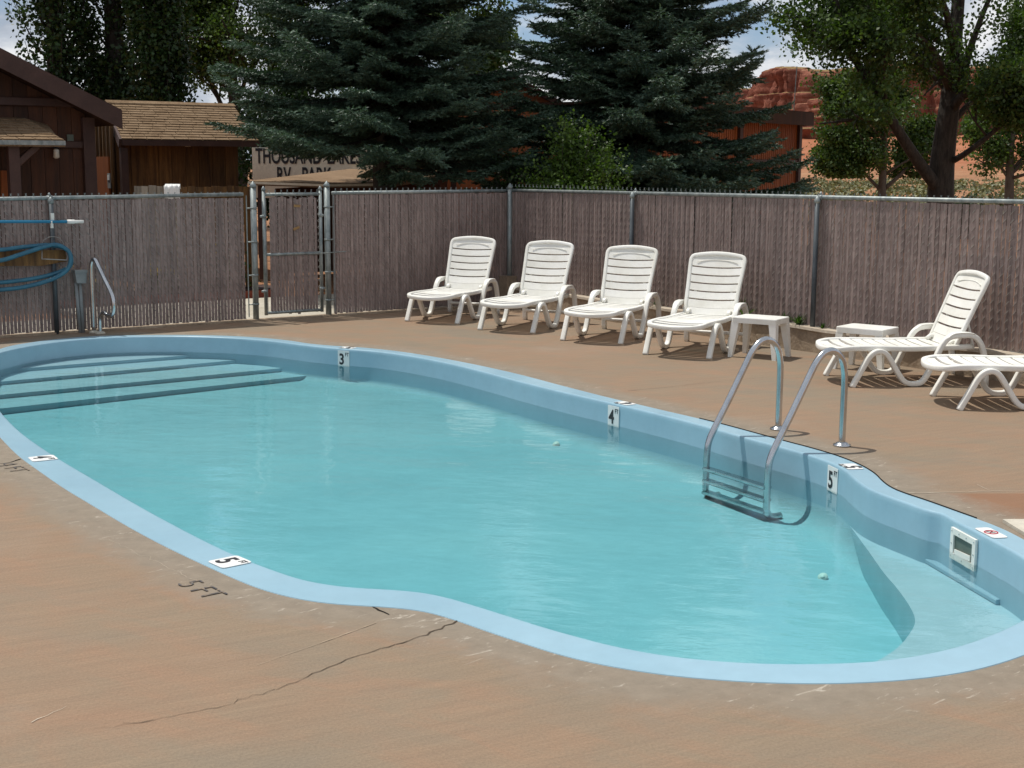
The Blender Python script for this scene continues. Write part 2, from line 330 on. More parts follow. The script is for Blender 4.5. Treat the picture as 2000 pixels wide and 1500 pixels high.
def text_mesh(body, size, loc, xd, yd, name, mt, parent, bold=.0, align='CENTER', sx=1.0, lift=.0):
    cu = bpy.data.curves.new(name, 'FONT'); cu.body = body; cu.size = size; cu.align_x = align; cu.align_y = 'CENTER'; cu.offset = bold; cu.extrude = .0006
    to = bpy.data.objects.new('tmp', cu); C.objects.link(to); bpy.context.view_layer.update()
    me = bpy.data.meshes.new_from_object(to.evaluated_get(bpy.context.evaluated_depsgraph_get()))
    bpy.data.objects.remove(to); bpy.data.curves.remove(cu); me.materials.clear(); me.materials.append(M[mt])
    xd = Vector(xd).normalized(); yd = Vector(yd).normalized(); zd = xd.cross(yd)
    mm = Matrix((xd*sx, yd, zd)).transposed().to_4x4(); mm.translation = Vector(loc)+zd*lift
    if parent is not None: mm = parent.matrix_world.inverted() @ mm
    me.transform(mm); o = bpy.data.objects.new(name, me); C.objects.link(o)
    if parent is not None: o.parent = parent
    return o
def copy_tree(o, parent=None):
    c = o.copy(); C.objects.link(c)
    if parent is not None: c.parent = parent
    for ch in o.children: copy_tree(ch, c)
    return c

# ------------------------------------------------------------ pool outline
FO=[(-5.222,13.969),(-5.173,14.271),(-5.078,14.462),(-4.981,14.657),(-4.738,14.930),(-4.446,15.077),(-4.125,15.135),(-3.795,15.172),(-3.453,15.163),(-3.103,15.108),(-2.739,14.965),(-2.364,14.717),(-2.166,14.491),(-1.858,14.306),(-1.567,14.206),(-1.275,14.019),(-0.979,13.761),(-0.600,13.336),(-0.242,12.870),(0.092,12.373),(0.399,11.828),(0.614,11.467),(0.814,11.135),(1.010,10.850),(1.195,10.565),(1.394,10.275),(1.540,10.041),(1.665,9.817),(1.770,9.620),(1.893,9.395),(2.033,9.156),(2.149,8.912),(2.229,8.648),(2.259,8.399),(2.245,8.188),(2.253,8.002),(2.301,7.857),(2.359,7.733),(2.409,7.608),(2.475,7.434),(2.522,7.315),(2.594,7.113),(2.632,6.882),(2.66,6.60),(2.66,6.3),(2.61,6.02),(2.50,5.74),(2.32,5.46),(2.17,5.31)]
NO=[(-3.554,9.419),(-3.226,8.828),(-2.948,8.400),(-2.618,7.898),(-2.331,7.500),(-2.067,7.128),(-1.835,6.819),(-1.628,6.561),(-1.450,6.350),(-1.300,6.176),(-1.162,6.025),(-1.041,5.922),(-0.927,5.847),(-0.785,5.786),(-0.616,5.757),(-0.481,5.734),(-0.346,5.679),(-0.223,5.570),(-0.078,5.420),(0.046,5.303),(0.166,5.190),(0.282,5.103),(0.387,5.042),(0.546,4.969),(0.732,4.916),(0.962,4.880),(1.219,4.877),(1.485,4.917),(1.727,5.001),(1.908,5.110),(2.020,5.195)]
FI=[(-5.145,13.759),(-4.911,14.447),(-4.547,14.849),(-4.100,15.035),(-3.433,15.062),(-2.723,14.837),(-2.145,14.347),(-1.795,14.118),(-1.358,13.927),(-0.966,13.566),(-0.589,13.093),(-0.235,12.533),(0.090,11.980),(0.400,11.491),(0.788,10.949),(1.155,10.398),(1.384,10.028),(1.551,9.710),(1.700,9.436),(1.852,9.185),(1.980,8.946),(2.072,8.711),(2.109,8.496),(2.106,8.269),(2.116,8.052),(2.159,7.885),(2.215,7.749),(2.272,7.614),(2.325,7.47),(2.385,7.44),(2.402,7.269),(2.446,7.028),(2.486,6.803),(2.519,6.600),(2.52,6.35),(2.47,6.08),(2.36,5.84)]
NI=[(-3.889,10.333),(-3.537,9.680),(-3.258,9.222),(-2.926,8.712),(-2.595,8.233),(-2.298,7.803),(-2.026,7.412),(-1.788,7.085),(-1.575,6.799),(-1.391,6.567),(-1.246,6.401),(-1.096,6.247),(-0.970,6.129),(-0.828,6.048),(-0.701,6.007),(-0.545,5.985),(-0.396,5.947),(-0.276,5.870),(-0.150,5.754),(-0.007,5.618),(0.142,5.474),(0.285,5.356),(0.403,5.264),(0.585,5.161),(0.824,5.089),(1.086,5.068),(1.361,5.091),(1.550,5.147),(1.768,5.258),(1.976,5.418),(2.199,5.630)]
outer_raw = FO+NO[::-1]+[(-3.90, 10.05), (-4.22, 10.66), (-4.54, 11.36), (-4.80, 12.02), (-5.03, 12.72), (-5.18, 13.4)]
inner_raw = FI+NI[::-1]+[(-4.15, 10.88), (-4.43, 11.48), (-4.69, 12.12), (-4.92, 12.78), (-5.08, 13.32)]
def chaikin(P, it):
    P = np.array(P, float)
    for _ in range(it):
        Q = np.roll(P, -1, 0); P = np.stack([.75*P+.25*Q, .25*P+.75*Q], 1).reshape(-1, 2)
    return P
def resample(P, step):
    Q = np.vstack([P, P[:1]]); d = np.r_[0, np.cumsum(np.linalg.norm(np.diff(Q, axis=0), axis=1))]
    n = int(d[-1]/step); t = np.linspace(0, d[-1], n, endpoint=False)
    return np.stack([np.interp(t, d, Q[:, i]) for i in (0, 1)], 1)
def offset(P, dist):                      # + = outwards (polygon here runs clockwise)
    T = np.roll(P, -2, 0)-np.roll(P, 2, 0); T /= np.linalg.norm(T, axis=1)[:, None]
    Nn = np.stack([-T[:, 1], T[:, 0]], 1)
    area = .5*np.sum(P[:, 0]*np.roll(P[:, 1], -1)-np.roll(P[:, 0], -1)*P[:, 1])
    return P+Nn*dist*(-1 if area > 0 else 1)
OUT = resample(chaikin(outer_raw, 2), .05); INN = resample(chaikin(inner_raw, 2), .05)
def inside(pt, P):
    x, y = pt; c_ = False; j = len(P)-1
    for i in range(len(P)):
        if (P[i][1] > y) != (P[j][1] > y) and x < (P[j][0]-P[i][0])*(y-P[i][1])/(P[j][1]-P[i][1])+P[i][0]: c_ = not c_
        j = i
    return c_
def fill_between(loops, z, name, mt, parent=None, attr=None):
    bm = bmesh.new()
    es = []
    for L, zz in zip(loops, z if isinstance(z, (list, tuple)) else [z]*len(loops)):
        vs = [bm.verts.new((p[0], p[1], zz)) for p in L]
        es += [bm.edges.new((vs[i], vs[(i+1) % len(vs)])) for i in range(len(vs))]
    bmesh.ops.triangle_fill(bm, use_beauty=True, use_dissolve=False, edges=es)
    bmesh.ops.recalc_face_normals(bm, faces=bm.faces)
    if sum(f.normal.z for f in bm.faces) < 0: bmesh.ops.reverse_faces(bm, faces=bm.faces)
    me = bpy.data.meshes.new(name); bm.to_mesh(me); bm.free(); me.materials.append(M[mt])
    return link(name, me, None, parent) if parent != 'mesh' else me

COR = Vector((-.05, 18.70)); UL = Vector((.824, .566)); UR = Vector((.572, -.820))
deck_out = [tuple(COR+Vector((.06, .1))), (-10.2, 11.83), (-10.2, -4), (10, -4), (10, 4.4)]
def seg_pts(poly, step):
    out = []
    for i in range(len(poly)):
        a = np.array(poly[i]); b_ = np.array(poly[(i+1) % len(poly)]); n = max(1, int(np.linalg.norm(b_-a)/step))
        out += [tuple(a+(b_-a)*k/n) for k in range(n)]
    return out
# rings round the pool carry the 'edge' attribute (distance from the coping)
bm = bmesh.new(); lay = bm.verts.layers.float.new('edge')
dists = [-.03, .02, .08, .16, .26, .4, .56]
n = len(OUT); rings = []
for d in dists:
    Q = offset(OUT, d)
    if d > .1:
        for _ in range(int(d*30)): Q = (np.roll(Q, 1, 0)+2*Q+np.roll(Q, -1, 0))/4
    rings.append([bm.verts.new((p[0], p[1], 0)) for p in Q])
    for v in rings[-1]: v[lay] = max(d, 0)/.56
for a, b_ in zip(rings[:-1], rings[1:]):
    for i in range(n): bm.faces.new((a[i], a[(i+1) % n], b_[(i+1) % n], b_[i]))
es = [bm.edges.get((rings[-1][i], rings[-1][(i+1) % n])) for i in range(n)]
ov = [bm.verts.new((p[0], p[1], 0)) for p in seg_pts(deck_out, .8)]
for v in ov: v[lay] = 1
es += [bm.edges.new((ov[i], ov[(i+1) % len(ov)])) for i in range(len(ov))]
bmesh.ops.triangle_fill(bm, use_beauty=True, use_dissolve=False, edges=es)
bmesh.ops.recalc_face_normals(bm, faces=bm.faces)
if sum(f.normal.z for f in bm.faces) < 0: bmesh.ops.reverse_faces(bm, faces=bm.faces)
me = bpy.data.meshes.new('pool_deck'); bm.to_mesh(me); bm.free(); me.materials.append(M['deck_concrete'])
deck = tag(link('pool_deck', me, None), 'stained brown concrete pool deck around the pool', kind='structure')

# ground + distant slope: rings from inside the deck edge to the horizon
def hill(x, y):
    d = math.hypot(x, y); az = math.degrees(math.atan2(x, y))
    s = min(max(0.0, (d-160)/255), 1.0); side = min(1, max(0, (az-4)/5))
    z = -.05+(10.2*s**1.35)*side
    z += (math.sin(x*.05+y*.02)+math.sin(x*.021-y*.043+1))*min(1.0, max(0, (d-140)/80))*.55
    return z
K = 240; V = []; F = []
cx, cy = 0.0, 8.0
def deck_r(a):
    dx, dy = math.cos(a), math.sin(a); best = 1e9; P = deck_out
    for i in range(len(P)):
        x1, y1 = P[i][0]-cx, P[i][1]-cy; x2, y2 = P[(i+1) % len(P)][0]-cx, P[(i+1) % len(P)][1]-cy
        ex, ey = x2-x1, y2-y1; den = dx*ey-dy*ex
        if abs(den) < 1e-9: continue
        t = (x1*ey-y1*ex)/den; u = (x1*dy-y1*dx)/den
        if t > 0 and -1e-6 <= u <= 1+1e-6: best = min(best, t)
    return best
radii = [0]+list(np.geomspace(.6, 5200, 78))
for i, r in enumerate(radii):
    for k in range(K):
        a = 2*math.pi*k/K; r0 = deck_r(a)-.25; rr = r0+r
        x, y = cx+rr*math.cos(a), cy+rr*math.sin(a); V.append((x, y, hill(x, y)))
for i in range(len(radii)-1):
    for k in range(K): a_, b_ = i*K+k, i*K+(k+1) % K; F.append((a_, b_, b_+K, a_+K))
tag(link('ground', np_mesh('ground', V, F, 'earth', True), None), 'bare earth around the pool yard rising to a red slope', kind='structure')

# ------------------------------------------------------------ pool
pool = tag(empty('swimming_pool'), 'light blue fibreglass swimming pool with curved ends set in the brown deck', 'swimming pool')
WL = -.17
Zc = .0035
fill_between([OUT, INN], Zc, 'coping', 'gelcoat', pool)
mb = MB(); n = len(OUT); OB = offset(OUT, .004); mb.v = [(p[0], p[1], Zc) for p in OUT]+[(p[0], p[1], -.004) for p in OB]
mb.f = [(i, (i+1) % n, (i+1) % n+n, i+n) for i in range(n)]; mb.build('coping_lip', 'gelcoat', pool)
# rim, wall and floor
def near_w(p):                              # floor level: deeper towards the right end
    t = min(1, max(0, (14.0-p[1])/9.0)); return -.365-.06*t-.22*t**2.6
bm = bmesh.new(); prof = [(0, Zc), (-.006, .001), (-.010, -.010), (-.010, -.035), (-.012, -.17), (-.02, -.30)]
rv = []
for off, z in prof:
    Q = offset(INN, off); rv.append([bm.verts.new((p[0], p[1], z)) for p in Q])
def soft(d):
    Q = offset(INN, -d)
    for _ in range(int(d*120)): Q = (np.roll(Q, 1, 0)+2*Q+np.roll(Q, -1, 0))/4
    return Q
for k in range(1, 8):
    a_ = k/7*math.pi/2; Q = soft(.02+.13*(1-math.cos(a_)))
    rv.append([bm.verts.new((p[0], p[1], -.30+(near_w(p)+.30)*math.sin(a_))) for p in Q])
n = len(INN)
for a, b_ in zip(rv[:-1], rv[1:]):
    for i in range(n):
        f = bm.faces.new((a[i], a[(i+1) % n], b_[(i+1) % n], b_[i])); f.smooth = True
for f in bm.faces:
    if f.calc_center_median().z < -.24: f.material_index = 1
me = bpy.data.meshes.new('pool_wall'); bmesh.ops.recalc_face_normals(bm, faces=bm.faces); bm.to_mesh(me); bm.free(); me.materials.append(M['gelcoat']); me.materials.append(M['pool_floor']); link('pool_wall', me, None, pool)
bm = bmesh.new(); Qf = soft(.145)
vs = [bm.verts.new((p[0], p[1], near_w(p)+.002)) for p in Qf]; es = [bm.edges.new((vs[i], vs[(i+1) % n])) for i in range(n)]
bmesh.ops.triangle_fill(bm, use_beauty=True, use_dissolve=False, edges=es)
for _ in range(2):
    bmesh.ops.subdivide_edges(bm, edges=[e for e in bm.edges if e.calc_length() > .5], cuts=1); bmesh.ops.triangulate(bm, faces=bm.faces)
for v in bm.verts: v.co.z = near_w(v.co)+.002
for f in bm.faces: f.smooth = True
bmesh.ops.recalc_face_normals(bm, faces=bm.faces)
me = bpy.data.meshes.new('pool_floor'); bm.to_mesh(me); bm.free(); me.materials.append(M['pool_floor']); link('pool_floor', me, None, pool)
# steps in the far left end (levels as seen through the surface)
sdir = Vector((.785, .62)); 
lines = [(-.203, (-4.97, 14.03), (-3.40, 15.13)), (-.239, (-4.81, 13.51), (-2.93, 14.98)), (-.277, (-4.70, 12.89), (-2.65, 14.45)), (-.318, (-4.48, 12.43), (-2.26, 14.25))]
wallin = offset(INN, -.005)
def clip_half(poly, A, Bp):                # keep the side away from the camera (upper left)
    A = np.array(A); D = np.array(Bp)-A; nrm = np.array([-D[1], D[0]]); out = []
    for i in range(len(poly)):
        p, q = np.array(poly[i]), np.array(poly[(i+1) % len(poly)]); a_ = (p-A)@nrm; b_ = (q-A)@nrm
        if a_ >= 0: out.append(tuple(p))
        if a_*b_ < 0: out.append(tuple(p+(q-p)*a_/(a_-b_)))
    return out
lobe = [p for p in wallin]
for k, (z, A, B_) in enumerate(lines):
    poly = clip_half(lobe, A, B_)
    zb = (lines[k+1][0] if k < 3 else -.46)-.03
    mb = MB(); n = len(poly); mb.v = [(p[0], p[1], z) for p in poly]+[(p[0], p[1], zb) for p in poly]
    mb.f = [tuple(range(n))]+[(i, i+n, (i+1) % n+n, (i+1) % n) for i in range(n)]
    mb.build('step', 'pool_floor', pool)
# shelf in the right end
SB = [(2.10, 8.52), (2.095, 8.42), (2.06, 7.73), (2.035, 7.30), (2.03, 7.0), (2.01, 6.69), (1.97, 6.47), (1.88, 6.27), (1.78, 6.10), (1.68, 5.97), (1.58, 5.86), (1.40, 5.62), (1.2, 5.3), (1.1, 5.04)]
SBs = [(p.x, p.y) for p in smooth_curve([(a, b_, 0) for a, b_ in SB], 5)]
wl2 = offset(INN, -.004)
tail = [tuple(p) for p in wl2 if (p[0] > 2.08 and p[1] < 8.5) or (p[1] < 5.9 and p[0] > 1.1) ]
tail = sorted(tail, key=lambda p: math.atan2(p[1]-6.4, p[0]-1.2), reverse=True)
poly = SBs+tail[::-1]
mb = MB(); n = len(poly); mb.v = [(p[0], p[1], -.30) for p in poly]+[(p[0], p[1], -.95) for p in poly]
mb.f = [tuple(range(n))]+[(i, i+n, (i+1) % n+n, (i+1) % n) for i in range(n)]
mb.build('shelf', 'pool_floor', pool)
# moulded ledge under the skimmer
P1, P2 = gp(1806, 1088, -.286), gp(1957, 1176, -.286)
dv = (P2-P1).normalized(); nv = Vector((-dv.y, dv.x, 0)); 
if nv.x < 0: nv = -nv
mb = MB(); mb.sweep([P1+nv*.05, P2+nv*.05], rrect(.17, .030, .006, 2), (nv.x, nv.y, 0)); mb.build('ledge', 'gelcoat', pool)
# water body
W = offset(INN, .035)
mb = MB(); n = len(W); mb.v = [(p[0], p[1], WL) for p in W]+[(p[0], p[1], -1.2) for p in W]
mb.f = [tuple(range(n)), tuple(range(2*n-1, n-1, -1))]+[(i, i+n, (i+1) % n+n, (i+1) % n) for i in range(n)]
water = mb.build('water', 'water'); tag(water, 'calm clear turquoise pool water', kind='structure')
# skimmer opening on the far wall at the right end
S0, S1, S2, S3 = gp(1874, 1038, 0), gp(1943, 1070, 0), None, None
def wall_frame(px, py, z):                 # wall point, along direction, inward normal near a pixel on the far wall
    best = None
    for i in range(len(INN)):
        v = Vector((INN[i][0], INN[i][1], z))
        d = ray(px, py); k = (z-EYE)/d.z; q = Vector((0, 0, EYE))+d*k
        e = math.atan2(v.x, v.y)-math.atan2(d.x, d.y)
        if v.y > (6 if px > 1700 else 7) and v.x > -6 and abs(e) < .06:
            if best is None or abs(e) < best[0]:
                # prefer the far wall
                best = (abs(e), i) if best is None or v.y > INN[best[1]][1]-2.0 else best
    i = best[1]; a, b_ = INN[(i-3) % len(INN)], INN[(i+3) % len(INN)]
    t = Vector((b_[0]-a[0], b_[1]-a[1], 0)).normalized()
    if t.x < 0: t = -t
    nn = Vector((t.y, -t.x, 0))
    if nn.y > 0 and abs(nn.y) > abs(nn.x): nn = -nn
    if nn.dot(Vector((-INN[i][0], -INN[i][1]+4, 0))) < 0: nn = -nn
    return Vector((INN[i][0], INN[i][1], z)), t, nn
def far_wall(px):
    """wall point under the far coping edge in the direction of a photo column"""
    d = ray(px, 750); azm = math.atan2(d.x, d.y); best = (9, 0)
    for i in range(len(INN)):
        x, y = INN[i]
        if y < (6.2 if px > 1650 else 8.4+0): continue
        if px < 1650 and y < 15.5-.0 and inside((x*1.02, y*1.02), INN): continue
        e = abs(math.atan2(x, y)-azm)
        if e < best[0]: best = (e, i)
    i = best[1]; a, b_ = INN[(i-4) % len(INN)], INN[(i+4) % len(INN)]
    t = Vector((b_[0]-a[0], b_[1]-a[1], 0)).normalized()
    if t.x < 0: t = -t
    nn = Vector((t.y, -t.x, 0))
    if inside((INN[i][0]+nn.x*.1, INN[i][1]+nn.y*.1), INN) is False: nn = -nn
    return Vector((INN[i][0], INN[i][1], 0)), t, nn
def marker_wall(px, txt, lab):
    p, t, nn = far_wall(px)
    c_ = p+nn*.016+Vector((0, 0, -.098))
    z = Vector((0, 0, 1)); xd = z.cross(nn).normalized()
    # text reads left to right seen from the pool side: x = z cross normal
    rm = Matrix((xd, z, nn)).transposed()
    mb = MB(); hw, hh, r = .07, .082, .006
    o = mb.box(c_, (2*hw, 2*hh, .004), mat3=rm).build('depth_marker', 'white_sign', pool); o['label'] = lab
    text_mesh(txt[0], .155, c_+xd*-.022+z*-.012, xd, z, 'numeral', 'black_ink', o, .004, sx=.85, lift=.0035)
    text_mesh('FT', .052, c_+xd*.042+z*.042, xd, z, 'numeral', 'black_ink', o, .0006, sx=.8, lift=.0035)
marker_wall(674, '3', 'white 3 FT depth marker on the far wall')
marker_wall(1201, '4', 'white 4 FT depth marker on the far wall')
marker_wall(1641, '5', 'white 5 FT depth marker on the wall right of the ladder')
def marker_top(P, inw, txt, lab, w_=.155, l_=.155, faded=False):
    inw = Vector(inw).normalized(); xd = Vector((inw.y, -inw.x, 0)); z = Vector((0, 0, 1))
    rm = Matrix((xd, inw, z)).transposed(); c_ = Vector((P[0], P[1], Zc+.0035))
    pr = rrect(w_, l_, .018, 4); mb = MB(); n = len(pr)
    mb.v = [c_+xd*a+inw*b_+z*.0015 for a, b_ in pr]+[c_+xd*a+inw*b_-z*.0015 for a, b_ in pr]
    mb.f = [tuple(range(n))]+[(i, i+n, (i+1) % n+n, (i+1) % n) for i in range(n)]
    o = mb.build('depth_marker', 'white_sign', pool); o['label'] = lab
    if txt:
        text_mesh(txt[0], .15, c_-xd*.022-inw*.008, xd, inw, 'numeral', 'black_ink', o, .004, sx=.85, lift=.003)
        text_mesh('FT', .05, c_+xd*.048+inw*.042, xd, inw, 'numeral', 'black_ink', o, .0006, sx=.8, lift=.003)
    return o, c_, xd, inw
q = gp(449, 1100); marker_top(q, (.72, .62, 0), '5', 'white 5 FT depth marker on the near coping', .15, .16)
q = gp(84, 897); marker_top(q, (.83, .50, 0), '4', 'white 4 FT depth marker on the near coping at the left', .15, .16)
for px, tx, lab in ((674, '3', 'white 3 FT depth marker flat on the far coping'), (1212, '4', 'white 4 FT depth marker flat on the far coping'), (1652, '5', 'white 5 FT depth marker flat on the coping right of the ladder')):
    p, t, nn = far_wall(px); marker_top(p-nn*.062, nn, tx, lab, .16, .105)
# no-diving marker by the skimmer
p, t, nn = far_wall(1935)
o, c_, xd, inw = marker_top(p-nn*.05, nn, None, 'white no diving marker with a red crossed ring on the coping', .20, .085)
mb = MB(); mb.tube([c_+xd*.033*math.cos(a*math.pi/12)+inw*.033*math.sin(a*math.pi/12)+Vector((0, 0, .002)) for a in range(24)], .004, 5, True)
mb.tube([c_-xd*.024+inw*.024+Vector((0, 0, .002)), c_+xd*.024-inw*.024+Vector((0, 0, .002))], .003, 5); mb.build('warning_symbol', 'red_ink', o)
mb = MB(); mb.tube([c_-xd*.012-inw*.018+Vector((0, 0, .002)), c_+xd*.004+inw*.002+Vector((0, 0, .002)), c_+xd*.016+inw*.018+Vector((0, 0, .002))], .003, 5)
mb.tube([c_+xd*.018-inw*.012+Vector((0, 0, .002)), c_+xd*.002+Vector((0, 0, .002))], .0025, 5); mb.build('warning_symbol', 'black_ink', o)
# skimmer
p, t, nn = far_wall(1908); z = Vector((0, 0, 1)); xd = z.cross(nn).normalized(); c_ = p+nn*.018+z*-.118
sk = MB(); rm = Matrix((xd, z, nn)).transposed()
for cx_, cz_, ww, hh in ((0, .068, .27, .034), (0, -.068, .27, .034), (-.119, 0, .034, .102), (.119, 0, .034, .102)):
    sk.box(c_+xd*cx_+z*cz_, (ww, hh, .014), mat3=rm)
sko = sk.build('skimmer', 'white_plastic', pool); sko['label'] = 'white framed skimmer opening in the right hand wall'
mb = MB(); mb.box(c_-nn*.006, (.204, .102, .008), mat3=rm); mb.build('throat', 'skimmer_dark', sko)
mb = MB(); mb.box(c_+nn*.004-z*.036, (.17, .03, .006), mat3=rm @ Matrix.Rotation(.06, 3, 'Z')); mb.build('weir_flap', 'white_plastic', sko)
for a, b_ in ((-.12, .068), (-.04, .068), (.04, .068), (.12, .068), (-.12, 0), (.12, 0), (-.12, -.068), (.12, -.068), (0, -.068)):
    mb = MB(); mb.tube([c_+xd*a+z*b_+nn*.006, c_+xd*a+z*b_+nn*.010], .004, 6); mb.build('screw', 'steel', sko)
# return jets
for px, py, dr in ((1607, 1127, (-.35, -.5, .8)), (1705, 1128, (-.5, -.5, .7)), (1086, 868, (-.3, -.6, .7)), (318, 768, (.6, -.78, .1))):
    q = gp(px, py, -.45)
    for _ in range(8): q = gp(px, py, near_w(q)+.012 if px != 318 else -.372)
    d = Vector(dr).normalized(); mb = MB()
    mb.tube([q-d*.02, q, q+d*.003], .03, 14); mb.tube([q, q+d*.007], .014, 8); mb.build('return_jet', 'white_plastic', pool, True)
# dark caulk gap behind the far coping
mb = MB(); G = offset(OUT, .004)
idx = [i for i in range(len(G)) if G[i][0] > 1.4 and 7.3 < G[i][1] < 10.4]
mb.sweep([(G[i][0], G[i][1], .003) for i in idx], [(.007, .0), (.0, .0025), (-.007, 0), (0, -.002)], (0, 0, 1))
mb.build('caulk_joint', 'black_gap', pool)

# deck marks: faded stencils, cracks, joints
def crack(pts, wd, mt='black_gap', name='crack', jit=.012, seed=1, h=.0025):
    rnd = random.Random(seed); P = []
    for a, b_ in zip(pts[:-1], pts[1:]):
        A, B_ = gp(*a), gp(*b_); L = (B_-A).length; k = max(2, int(L/.03)); nn = Vector((-(B_-A).y, (B_-A).x, 0)).normalized()
        P += [A+(B_-A)*i/k+nn*rnd.gauss(0, jit*.35) for i in range(k)]
    P.append(gp(*pts[-1])); mb = MB(); vs = []
    for i, p in enumerate(P):
        t = (P[min(i+1, len(P)-1)]-P[max(i-1, 0)]).normalized(); nn = Vector((-t.y, t.x, 0)); q = wd*(.4+.9*rnd.random())*(1-.75*(i/len(P)))
        vs += [p+nn*q/2+Vector((0, 0, h)), p-nn*q/2+Vector((0, 0, h))]
    mb.add(vs, [(2*i, 2*i+1, 2*i+3, 2*i+2) for i in range(len(P)-1)])
    return mb.build(name, mt, deck)
crack([(892, 1213), (860, 1228), (810, 1247), (745, 1268), (680, 1290), (640, 1305), (600, 1323), (540, 1348)], .0075, 'crack_brown', seed=3, jit=.02)
crack([(540, 1348), (440, 1378), (300, 1408), (180, 1424)], .0032, 'crack_brown', seed=5, jit=.02)
crack([(728, 1186), (740, 1192), (760, 1201)], .012, seed=4)
crack([(300, 1407), (275, 1411), (240, 1412)], .004, 'crack_brown', seed=9)
crack([(40, 897), (22, 903), (0, 906)], .014, seed=6, jit=.004)
crack([(1545, 846), (1500, 832)], .003, seed=8)
crack([(1225, 764), (1290, 758), (1370, 749), (1440, 742), (1500, 737), (1560, 739)], .006, 'crack_brown', seed=11, jit=.004)
crack([(735, 1217), (680, 1237), (620, 1259), (560, 1279), (500, 1301)], .006, 'curb_concrete', 'joint_line', .002, 12)
crack([(1775, 964), (1850, 962), (1920, 960), (2010, 958)], .010, 'curb_top', 'joint_line', .010, 13)
crack([(1908, 947), (1933, 958)], .006, 'curb_top', 'joint_line', .004, 14)
crack([(1160, 820-50), (1200, 776)], .002, seed=15)
crack([(60, 1412), (105, 1392), (130, 1380)], .006, 'curb_top', 'scratch', .01, 16)
crack([(380, 1135), (290, 1090), (200, 1050)], .002, 'curb_top', 'scratch', .02, 17)
d1 = (gp(430, 1168)-gp(362, 1134)); xd = Vector((d1.x, d1.y, 0)).normalized(); yd = Vector((-xd.y, xd.x, 0))
c5 = gp(392, 1152)
lt = text_mesh('5 FT', .165, (c5.x, c5.y, .0045), xd, yd, 'stencilled_lettering', 'faded_paint', deck, -.002, sx=.95)
lt['label'] = 'faded black 5 FT stencilled on the deck'
d1 = (gp(55, 930)-gp(5, 905)); xd = Vector((d1.x, d1.y, 0)).normalized(); yd = Vector((-xd.y, xd.x, 0)); c4 = gp(24, 914)
lt = text_mesh('4 FT', .165, (c4.x, c4.y, .0045), xd, yd, 'stencilled_lettering', 'faded_paint', deck, -.002, sx=.95)
lt['label'] = 'faded black 4 FT stencilled on the deck'
# pale board lying at the right edge
q = gp(1958, 1021); q2 = gp(2000, 1047); e = (q2-q).normalized(); f_ = Vector((1, .05, 0)).normalized()
mb = MB(); hgt = .02; A = [q, q+e*.55, q+e*.55+f_*.6, q+f_*.6]
mb.hexa([Vector((p.x, p.y, .001)) for p in A]+[Vector((p.x, p.y, hgt)) for p in A])
tag(mb.build('flat_board', 'pale_concrete'), 'flat pale board lying on the red deck behind the skimmer', 'board')

# ------------------------------------------------------------ ladder and handrail
def arc(P): return smooth_curve(P, 5)
lad = tag(empty('pool_ladder', (2.093, 9.553, 0)), 'stainless steel pool ladder with two arched rails and three treads', 'ladder')
f1, f2 = Vector((1.931, 9.843, 0)), Vector((2.256, 9.264, 0)); dl = Vector((-.872, -.489, 0)); base = Vector((2.093, 9.553, 0))
prof = [(0, .002), (0, .2), (0, .42), (.008, .52), (.035, .60), (.085, .65), (.145, .665), (.205, .645), (.26, .59), (.31, .51), (.45, .27), (.575, .065), (.62, -.02), (.635, -.09), (.64, -.2), (.64, -.37), (.625, -.41), (.58, -.425), (.52, -.425)]
for f in (f1, f2):
    mb = MB(); mb.tube([f-base+dl*a+Vector((0, 0, z)) for a, z in [(p.x, p.z) for p in arc([(s_, 0, z_) for s_, z_ in prof])]], .0235, 12, ref=Vector((-dl.y, dl.x, 0)))
    mb.build('rail', 'steel', lad, True)
    mb = MB(); mb.tube([f-base+Vector((0, 0, z)) for z in (0, .012, .0121, .022, .028)], .06, 20, scale=[1, 1, .8, .7, .45]); mb.build('flange', 'steel', lad, True)
for z in (-.222, -.308, -.392):
    mb = MB(); a_ = f1-base+dl*.64+Vector((0, 0, z)); b_ = f2-base+dl*.64+Vector((0, 0, z)); mb.sweep([a_, b_], rrect(.075, .022, .006, 2), (dl.x, dl.y, 0)); mb.build('tread', 'steel', lad)
hr = tag(empty('grab_rail', (-4.693, 15.30, 0)), 'bent stainless steel handrail standing by the steps at the far left end', 'handrail')
dh = Vector((.80, -.60, 0)); prof = [(0, .002), (0, .35), (0, .70), (.012, .78), (.045, .825), (.085, .81), (.12, .765), (.22, .625), (.315, .50), (.36, .42), (.375, .34), (.362, .26), (.32, .215), (.26, .215), (.20, .24), (.16, .225), (.125, .17), (.115, .09), (.115, .002)]
mb = MB(); mb.tube([dh*p.x+Vector((0, 0, p.z)) for p in arc([(a, 0, b_) for a, b_ in prof])], .024, 12, ref=Vector((-dh.y, dh.x, 0))); mb.build('rail', 'steel', hr, True)
for s_ in (0, .115):
    mb = MB(); mb.tube([dh*s_+Vector((0, 0, z)) for z in (0, .012, .02, .03)], .055, 18, scale=[1, 1, .8, .5]); mb.build('flange', 'pale_concrete', hr, True)
hr.location = (-4.67, 15.33, 0)

